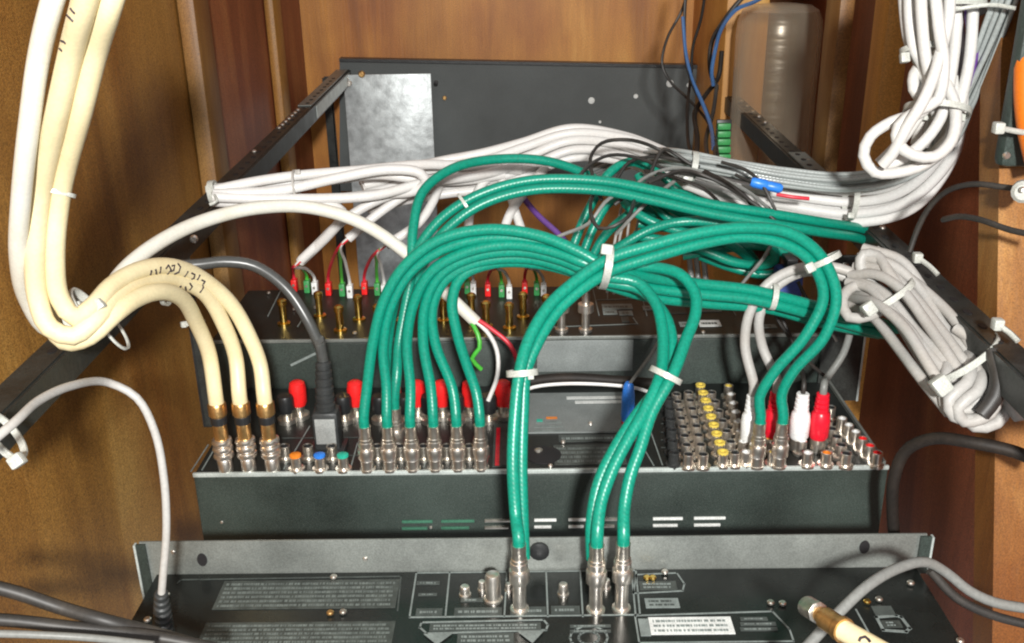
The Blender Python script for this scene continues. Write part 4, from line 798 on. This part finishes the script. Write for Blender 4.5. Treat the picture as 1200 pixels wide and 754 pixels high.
for lb, pp, mt in (
    ('dark wire looping high over white bundle at left', [(705, 235, .66), (694, 205, .665), (692, 185, .67), (705, 168, .675), (735, 164, .68), (765, 172, .69), (790, 186, .69)], 'dark_jacket'),
    ('dark wire running low toward white tie from left', [(720, 240, .655), (745, 222, .655), (770, 208, .66), (800, 203, .665), (840, 212, .67), (870, 228, .665), (885, 246, .66)], 'dark_jacket'),
    ('grey wire spreading right beneath white tie', [(728, 232, .658), (760, 206, .663), (795, 197, .668), (835, 206, .668), (875, 224, .665), (905, 248, .66)], 'grey_jacket'),
    ('dark wire fanning down right of white tie', [(760, 215, .655), (800, 200, .66), (830, 208, .66), (862, 225, .655), (890, 243, .65), (912, 262, .648)], 'dark_jacket'),
    ('dark wire standing as small arch at left of tie', [(762, 205, .665), (770, 185, .668), (778, 175, .67), (790, 180, .672), (808, 192, .672)], 'dark_jacket'),
    ('thin wire crossing under long green pair in a curve', [(620, 292, .64), (660, 275, .635), (690, 262, .63), (708, 238, .63), (725, 226, .64)], 'grey_jacket'),
    ('thin dark wire curl hanging below long green pair', [(744, 222, .66), (742, 240, .628), (736, 254, .618), (720, 265, .615), (702, 268, .62), (694, 256, .625), (692, 240, .64), (698, 220, .665)], 'dark_jacket'),
    ('thin grey wire slanting across green tangle from tie', [(800, 205, .67), (770, 228, .668), (745, 250, .668), (722, 275, .675)], 'grey_jacket'),
    ('thin black wire winding right under the white tie', [(755, 200, .668), (790, 208, .66), (825, 222, .655), (850, 245, .67)], 'black_jacket'),
    ('thin dark wire hooking over upper green arch', [(675, 215, .66), (688, 196, .665), (715, 182, .67), (750, 186, .67), (782, 200, .668)], 'dark_jacket'),
    ('thin black wire trailing right below blue connector', [(825, 200, .66), (855, 216, .655), (880, 236, .652), (898, 258, .66)], 'black_jacket'),
    ('dark wire dropping over the blue connector', [(845, 190, .655), (875, 200, .652), (892, 215, .650), (903, 235, .648), (910, 250, .65)], 'dark_jacket'),
    ('grey wire arching long across white bundle to tie', [(720, 214, .67), (738, 190, .672), (765, 184, .675), (795, 188, .68), (820, 196, .68)], 'dark_jacket')):
    cable('thin_wire', lb, 'wire', pp, .0013, mt, LG, n=6)
strands('striped_wire', 'thin grey wire in small fan seen through green tangle', 'wire', 'thin grey wires behind green tangle', [(745, 235, .73), (738, 265, .735), (733, 300, .74), (728, 345, .745)], [(.010, 0), (.005, .001), (0, 0), (-.006, .001), (-.012, 0)], .0011, 'greywhite_jacket', .001, n=6)
cable('purple_cable', 'purple wire dropping behind green arch at centre', 'wire', [(590, 200, .80), (608, 225, .79), (630, 252, .78), (655, 275, .77), (685, 310, .76)], .0024, 'purple_jacket', 'purple cables')
cable('purple_cable', 'purple wire along top of the white bundle', 'wire', [(700, 160, .775), (745, 170, .765), (785, 182, .755), (830, 200, .74)], .0018, 'purple_jacket', 'purple cables')
cable('thin_wire', 'red wire tip lying on the white bundle at right', 'wire', [(910, 228, .655), (928, 231, .652), (948, 233, .652)], .0013, 'red_jacket')
e = empty('wire_connector', atD(898, 218, .652), 'small blue crimp connector lying on white bundle', 'connector')
p, q_ = atD(880, 213, .652), atD(918, 222, .65); bm = bmesh.new(); lathe(bm, [(.0028, 0), (.0036, .002), (.0036, .010), (.0030, .011), (.0034, .013), (.0034, .019), (.0022, .021)], 12, M=orient(q_ - p)); link('body', to_mesh(bm, 'blue_plastic'), e, p)
cable('lead', None, None, [(862, 205, .66), (874, 211, .655), (882, 214, .652)], .0013, 'dark_jacket', parent=e, n=6)
e = empty('wire_connector', atD(905, 340, .68), 'dark blue plug hidden behind white audio cables', 'connector')
bm = bmesh.new(); box(bm, -.009, .009, -.008, .008, -.012, .016, .002); link('body', to_mesh(bm, 'blueprint'), e, atD(922, 338, .69)); bm = bmesh.new(); box(bm, -.004, .004, -.0085, .0085, .016, .024, .001); link('collar', to_mesh(bm, 'black_plastic'), e, atD(922, 338, .69))
# blue jack plug standing on the middle unit
bp_ = atZ(735, 505, Z2); e = empty('blue_plug', bp_, 'slim blue plug with thin wire on the middle unit', 'plug')
bm = bmesh.new(); lathe(bm, [(.0024, 0), (.0024, .007), (.0040, .0072), (.0046, .012), (.0044, .026), (.0034, .034), (.0022, .036)], 12); link('body', to_mesh(bm, 'blue_plastic'), e, bp_)
bm = bmesh.new(); lathe(bm, [(.0040, .0055), (.0042, .006), (.0042, .0078), (.0040, .008)], 12); link('red_ring', to_mesh(bm, 'rca_red'), e, bp_)
c = wpos(e); P = [bp_ + Vector((0, 0, .034)), atD(757, 424, .64), atD(768, 408, .645), atD(778, 385, .65)]; link('wire', tube_mesh([p - c for p in P], .0011, 'grey_jacket', 6), e, c)
cable('thin_wire', 'thin white lead curving flat across back of middle panel', 'wire', [(606, 462, .655), (625, 454, .66), (660, 450, .663), (710, 451, .663), (745, 455, .66), (768, 462, .655)], .0013, 'white_jacket', n=6)
cable('black_lead', 'black cable lying along foot of the far unit', 'cable', [(600, 450, .672), (660, 443, .678), (720, 446, .678), (770, 450, .672)], .0035, 'black_jacket')
for lb, pp in (('thin black wire hanging right of the white audio pair', [(912, 335, .64), (908, 365, .645), (925, 395, .65), (948, 425, .655), (965, 440, .66)]), ('thin black wire curving near right end of far unit', [(935, 330, .66), (945, 350, .66), (962, 370, .66), (980, 400, .665)]), ('grey wire end by the green tie beneath tangle', [(905, 285, .66), (893, 305, .66), (880, 320, .665), (868, 335, .67)])):
    cable('thin_wire', lb, 'wire', pp, .0013, 'dark_jacket' if 'black' in lb else 'grey_jacket', n=6)
strands('clear_tube', 'thin clear tube standing upright behind green tangle at right', 'tube', 'clear upright tubes', [(815, 296, .86), (818, 320, .86), (820, 350, .86)], [(.006, 0), (0, 0), (-.006, 0)], .0025, 'clear_jacket', .0004)
bm = bmesh.new(); a = atD(857, 325, .95); box(bm, a.x - .018, a.x + .018, a.y, a.y + .03, a.z - .06, a.z + .02, .002); tag(link('wood_block', to_mesh(bm, 'pine')), 'small orange wood block glimpsed behind green tangle', 'wood block')
e = empty('terminal_strip', atD(850, 165, .92), 'small green terminal strip beside blue wires', 'terminal strip')
for k in range(5):
    a = atD(848, 148 + k * 9, .93); bm = bmesh.new(); box(bm, -.006, .006, -.004, .004, -.0028, .0028, .0006); link('terminal', to_mesh(bm, 'green_plastic'), e, a)
bm = bmesh.new(); a = atD(848, 166, .935); box(bm, -.007, .007, .002, .006, -.020, .020, .0006); link('board', to_mesh(bm, 'dark_plastic'), e, a)

# ================================================================== CLEAR BOTTLE, hung wall things at right
bc = atD(899, 205, 1.11)
e = empty('plastic_container', bc - Vector((0, 0, .02)), 'clear amber plastic cylinder with rounded top behind right rail', 'container')
bm = bmesh.new(); R_ = .0455; H_ = .184
prof = [(R_ * .9, -.014), (R_, -.008), (R_, .04), (R_ * .985, .09), (R_, H_ - .03), (R_ * .97, H_ - .016), (R_ * .88, H_ - .006), (R_ * .7, H_ - .001), (R_ * .3, H_ + .001)]
lathe(bm, prof, 40); link('body', to_mesh(bm, 'clear_plastic'), e, bc)
bm = bmesh.new(); lathe(bm, [(R_ * .95, -.020), (R_ * 1.02, -.019), (R_ * 1.02, -.015), (R_ * .95, -.0142)], 32); link('base', to_mesh(bm, 'dark_plastic'), e, bc)
e = empty('control_box', atD(1190, 200, .52), 'dark framed box with orange cable at upper right edge', 'box')
c = atD(1172, 198, .535)
boxo('frame', 'black_steel', e, c.x, c.x + .09, c.y, c.y + .012, c.z, c.z + .16, .004)
boxo('inner_panel', 'blueprint', e, c.x + .006, c.x + .085, c.y - .001, c.y + .004, c.z + .022, c.z + .154, .001)
disc('screw', 'nickel', e, atD(1179, 182, .534), (0, -1, 0), .0022, .002)
cable('orange_cable', None, None, [(1218, 200, .518), (1206, 150, .518), (1202, 100, .518), (1205, 50, .518), (1218, 0, .518)], .006, 'orange_jacket', parent=e)
for lb, pp in (('thin dark wire from white wall clip curving down to rail', [(1215, 224, .52), (1180, 220, .53), (1140, 216, .545), (1110, 224, .56), (1088, 245, .575), (1075, 270, .585), (1066, 295, .59)]), ('dark wire passing along right stud below the clip', [(1225, 278, .50), (1185, 270, .515), (1150, 258, .53), (1125, 254, .545), (1105, 258, .56)])):
    cable('wall_wire', lb, 'wire', pp, .0017, 'dark_jacket', n=7)
e = empty('wall_clip', atD(1196, 222, .515), 'white round cable clip at right edge on stud', 'clip')
bm = bmesh.new(); lathe(bm, [(.003, -.003), (.0058, -.002), (.0058, .004), (.004, .006)], 14, M=orient((-.5, -1, .1))); link('body', to_mesh(bm, 'tie_white'), e, atD(1199, 224, .512)); disc('nail', 'nickel', e, atD(1198, 222, .505), (-.3, -1, .1), .0015, .003)

# ================================================================== CABLE TIES
tie('clear tie round cream cables at upper left', 60, 224, .436, (-.22, 1), .0096, .0075, .0022, (-24, -2, .004), .004)
tie('white tie holding cream bundle at the left rail', 103, 366, .478, (1, -.75), .0125, .011, .0050, (12, -8, 0), .0065)
tie('second white tie beside first on cream bundle at the rail', 90, 372, .480, (1, -.3), .0115, .011, .0050, (0, -12, 0), .0060)
tie('white tie under handwriting on cream cables', 196, 338, .533, (1, .1), .0085, .009, .0030, (-2, 8, .008), .005)
tie('white tie on left rack ear below cream cables', 226, 379, .640, (.1, 1), .0070, .004, .004, (-10, 2, 0), .004)
tie('white tie gathering the green cables at picture centre', 709, 313, .555, (1, .15), .0118, .0225, .0052, (2, -20, -.002), .0072)
tie('white tie round green pair left of picture centre', 612, 437, .5165, (.08, 1), .0074, .0072, .0042, (10, 4, .006), .004)
tie('white tie round three green cables right of centre', 780, 440, .526, (-.5, 1), .0082, .0090, .0040, (12, 6, .006), .004)
tie('white tie with round head on green arch at right', 967, 305, .565, (.5, 1), .0084, .0080, .0042, (-18, 9, .002), .0062)
tie('white tie round pair of green cables near audio plugs', 906, 348, .598, (1, .15), .0072, .0060, .0042, (0, -12, .006), .004)
tie('white mark tie on long green pair near its left bend', 545, 240, .631, (1, -.7), .0072, .0050, .0024, (0, 8, .006), .003)
tie('pale tie standing on clear wires above green tangle', 812, 195, .688, (1, .15), .0095, .009, .0052, (-6, 12, -.002), .0080)
tie('white tie at right end of white bundle by rail', 997, 233, .675, (1, .05), .014, .012, .0048, (0, 20, 0), .0050)
tie('white tie at left end of white bundle on rail', 250, 226, .684, (1, -.1), .0075, .008, .005, (-4, -4, 0), .006, [(254, 236, .67), (246, 240, .67)])
tie('thin brown tie round left white bundle', 347, 218, .698, (1, -.1), .0105, .010, .0018, (2, -16, .006), .0042, mat='greywhite_jacket')
tie('white tie crossing the coil in upper right corner', 1098, 130, .555, (-.15, 1), .017, .017, .0042, (28, 8, .01), .005)
tie('white tie across top of upper right bundle', 1108, 12, .555, (.02, 1), .0225, .016, .0050, (-26, 6, -.001), .0065, [(1160, 6, .53), (1190, 10, .52)])
tie('short white tie with tail left of upper right bundle', 1076, 58, .550, (.1, 1), .0088, .009, .0040, (-16, 10, .002), .0060)
tie('white tie near top of the grey white coil', 1040, 348, .575, (.72, 1), .0165, .015, .0045, (-22, 14, -.004), .0085)
tie('white tie round lower grey white coil with square head', 1130, 420, .524, (.75, 1), .0200, .018, .0045, (-28, 32, -.006), .0105)
for lb, u, v, d_ in (('white tie head on right rail above coil', 1075, 302, .585), ('white tie head on right rail right of coil', 1169, 380, .50), ('white tie head on control box frame at right', 1170, 150, .515)):
    e = empty('cable_tie', atD(u, v, d_), lb, 'cable tie', 'white nylon cable ties'); bm = bmesh.new(); box(bm, -.0026, .0026, -.0028, .0028, -.003, .003, .0009); link('head', to_mesh(bm, 'tie_white'), e, atD(u, v, d_))
    tl = [(u, v, d_), (u + 14, v + 10, d_ - .004), (u + 24, v + 20, d_ - .008)] if v > 200 else [(u, v, d_), (u + 20, v + 4, d_), (u + 45, v + 8, d_)]
    cable('strap', None, None, tl, .0016, 'tie_white', parent=e, n=6)
tie('white tie with big head at left edge on rail', 6, 512, .415, (1, -.7), .011, .009, .0036, (14, 28, -.002), .0066)
tie('loose white tie loop under bundle on left rail', 132, 385, .50, (.9, -.6), .012, .010, .0016, (-8, -6, .006), .003)
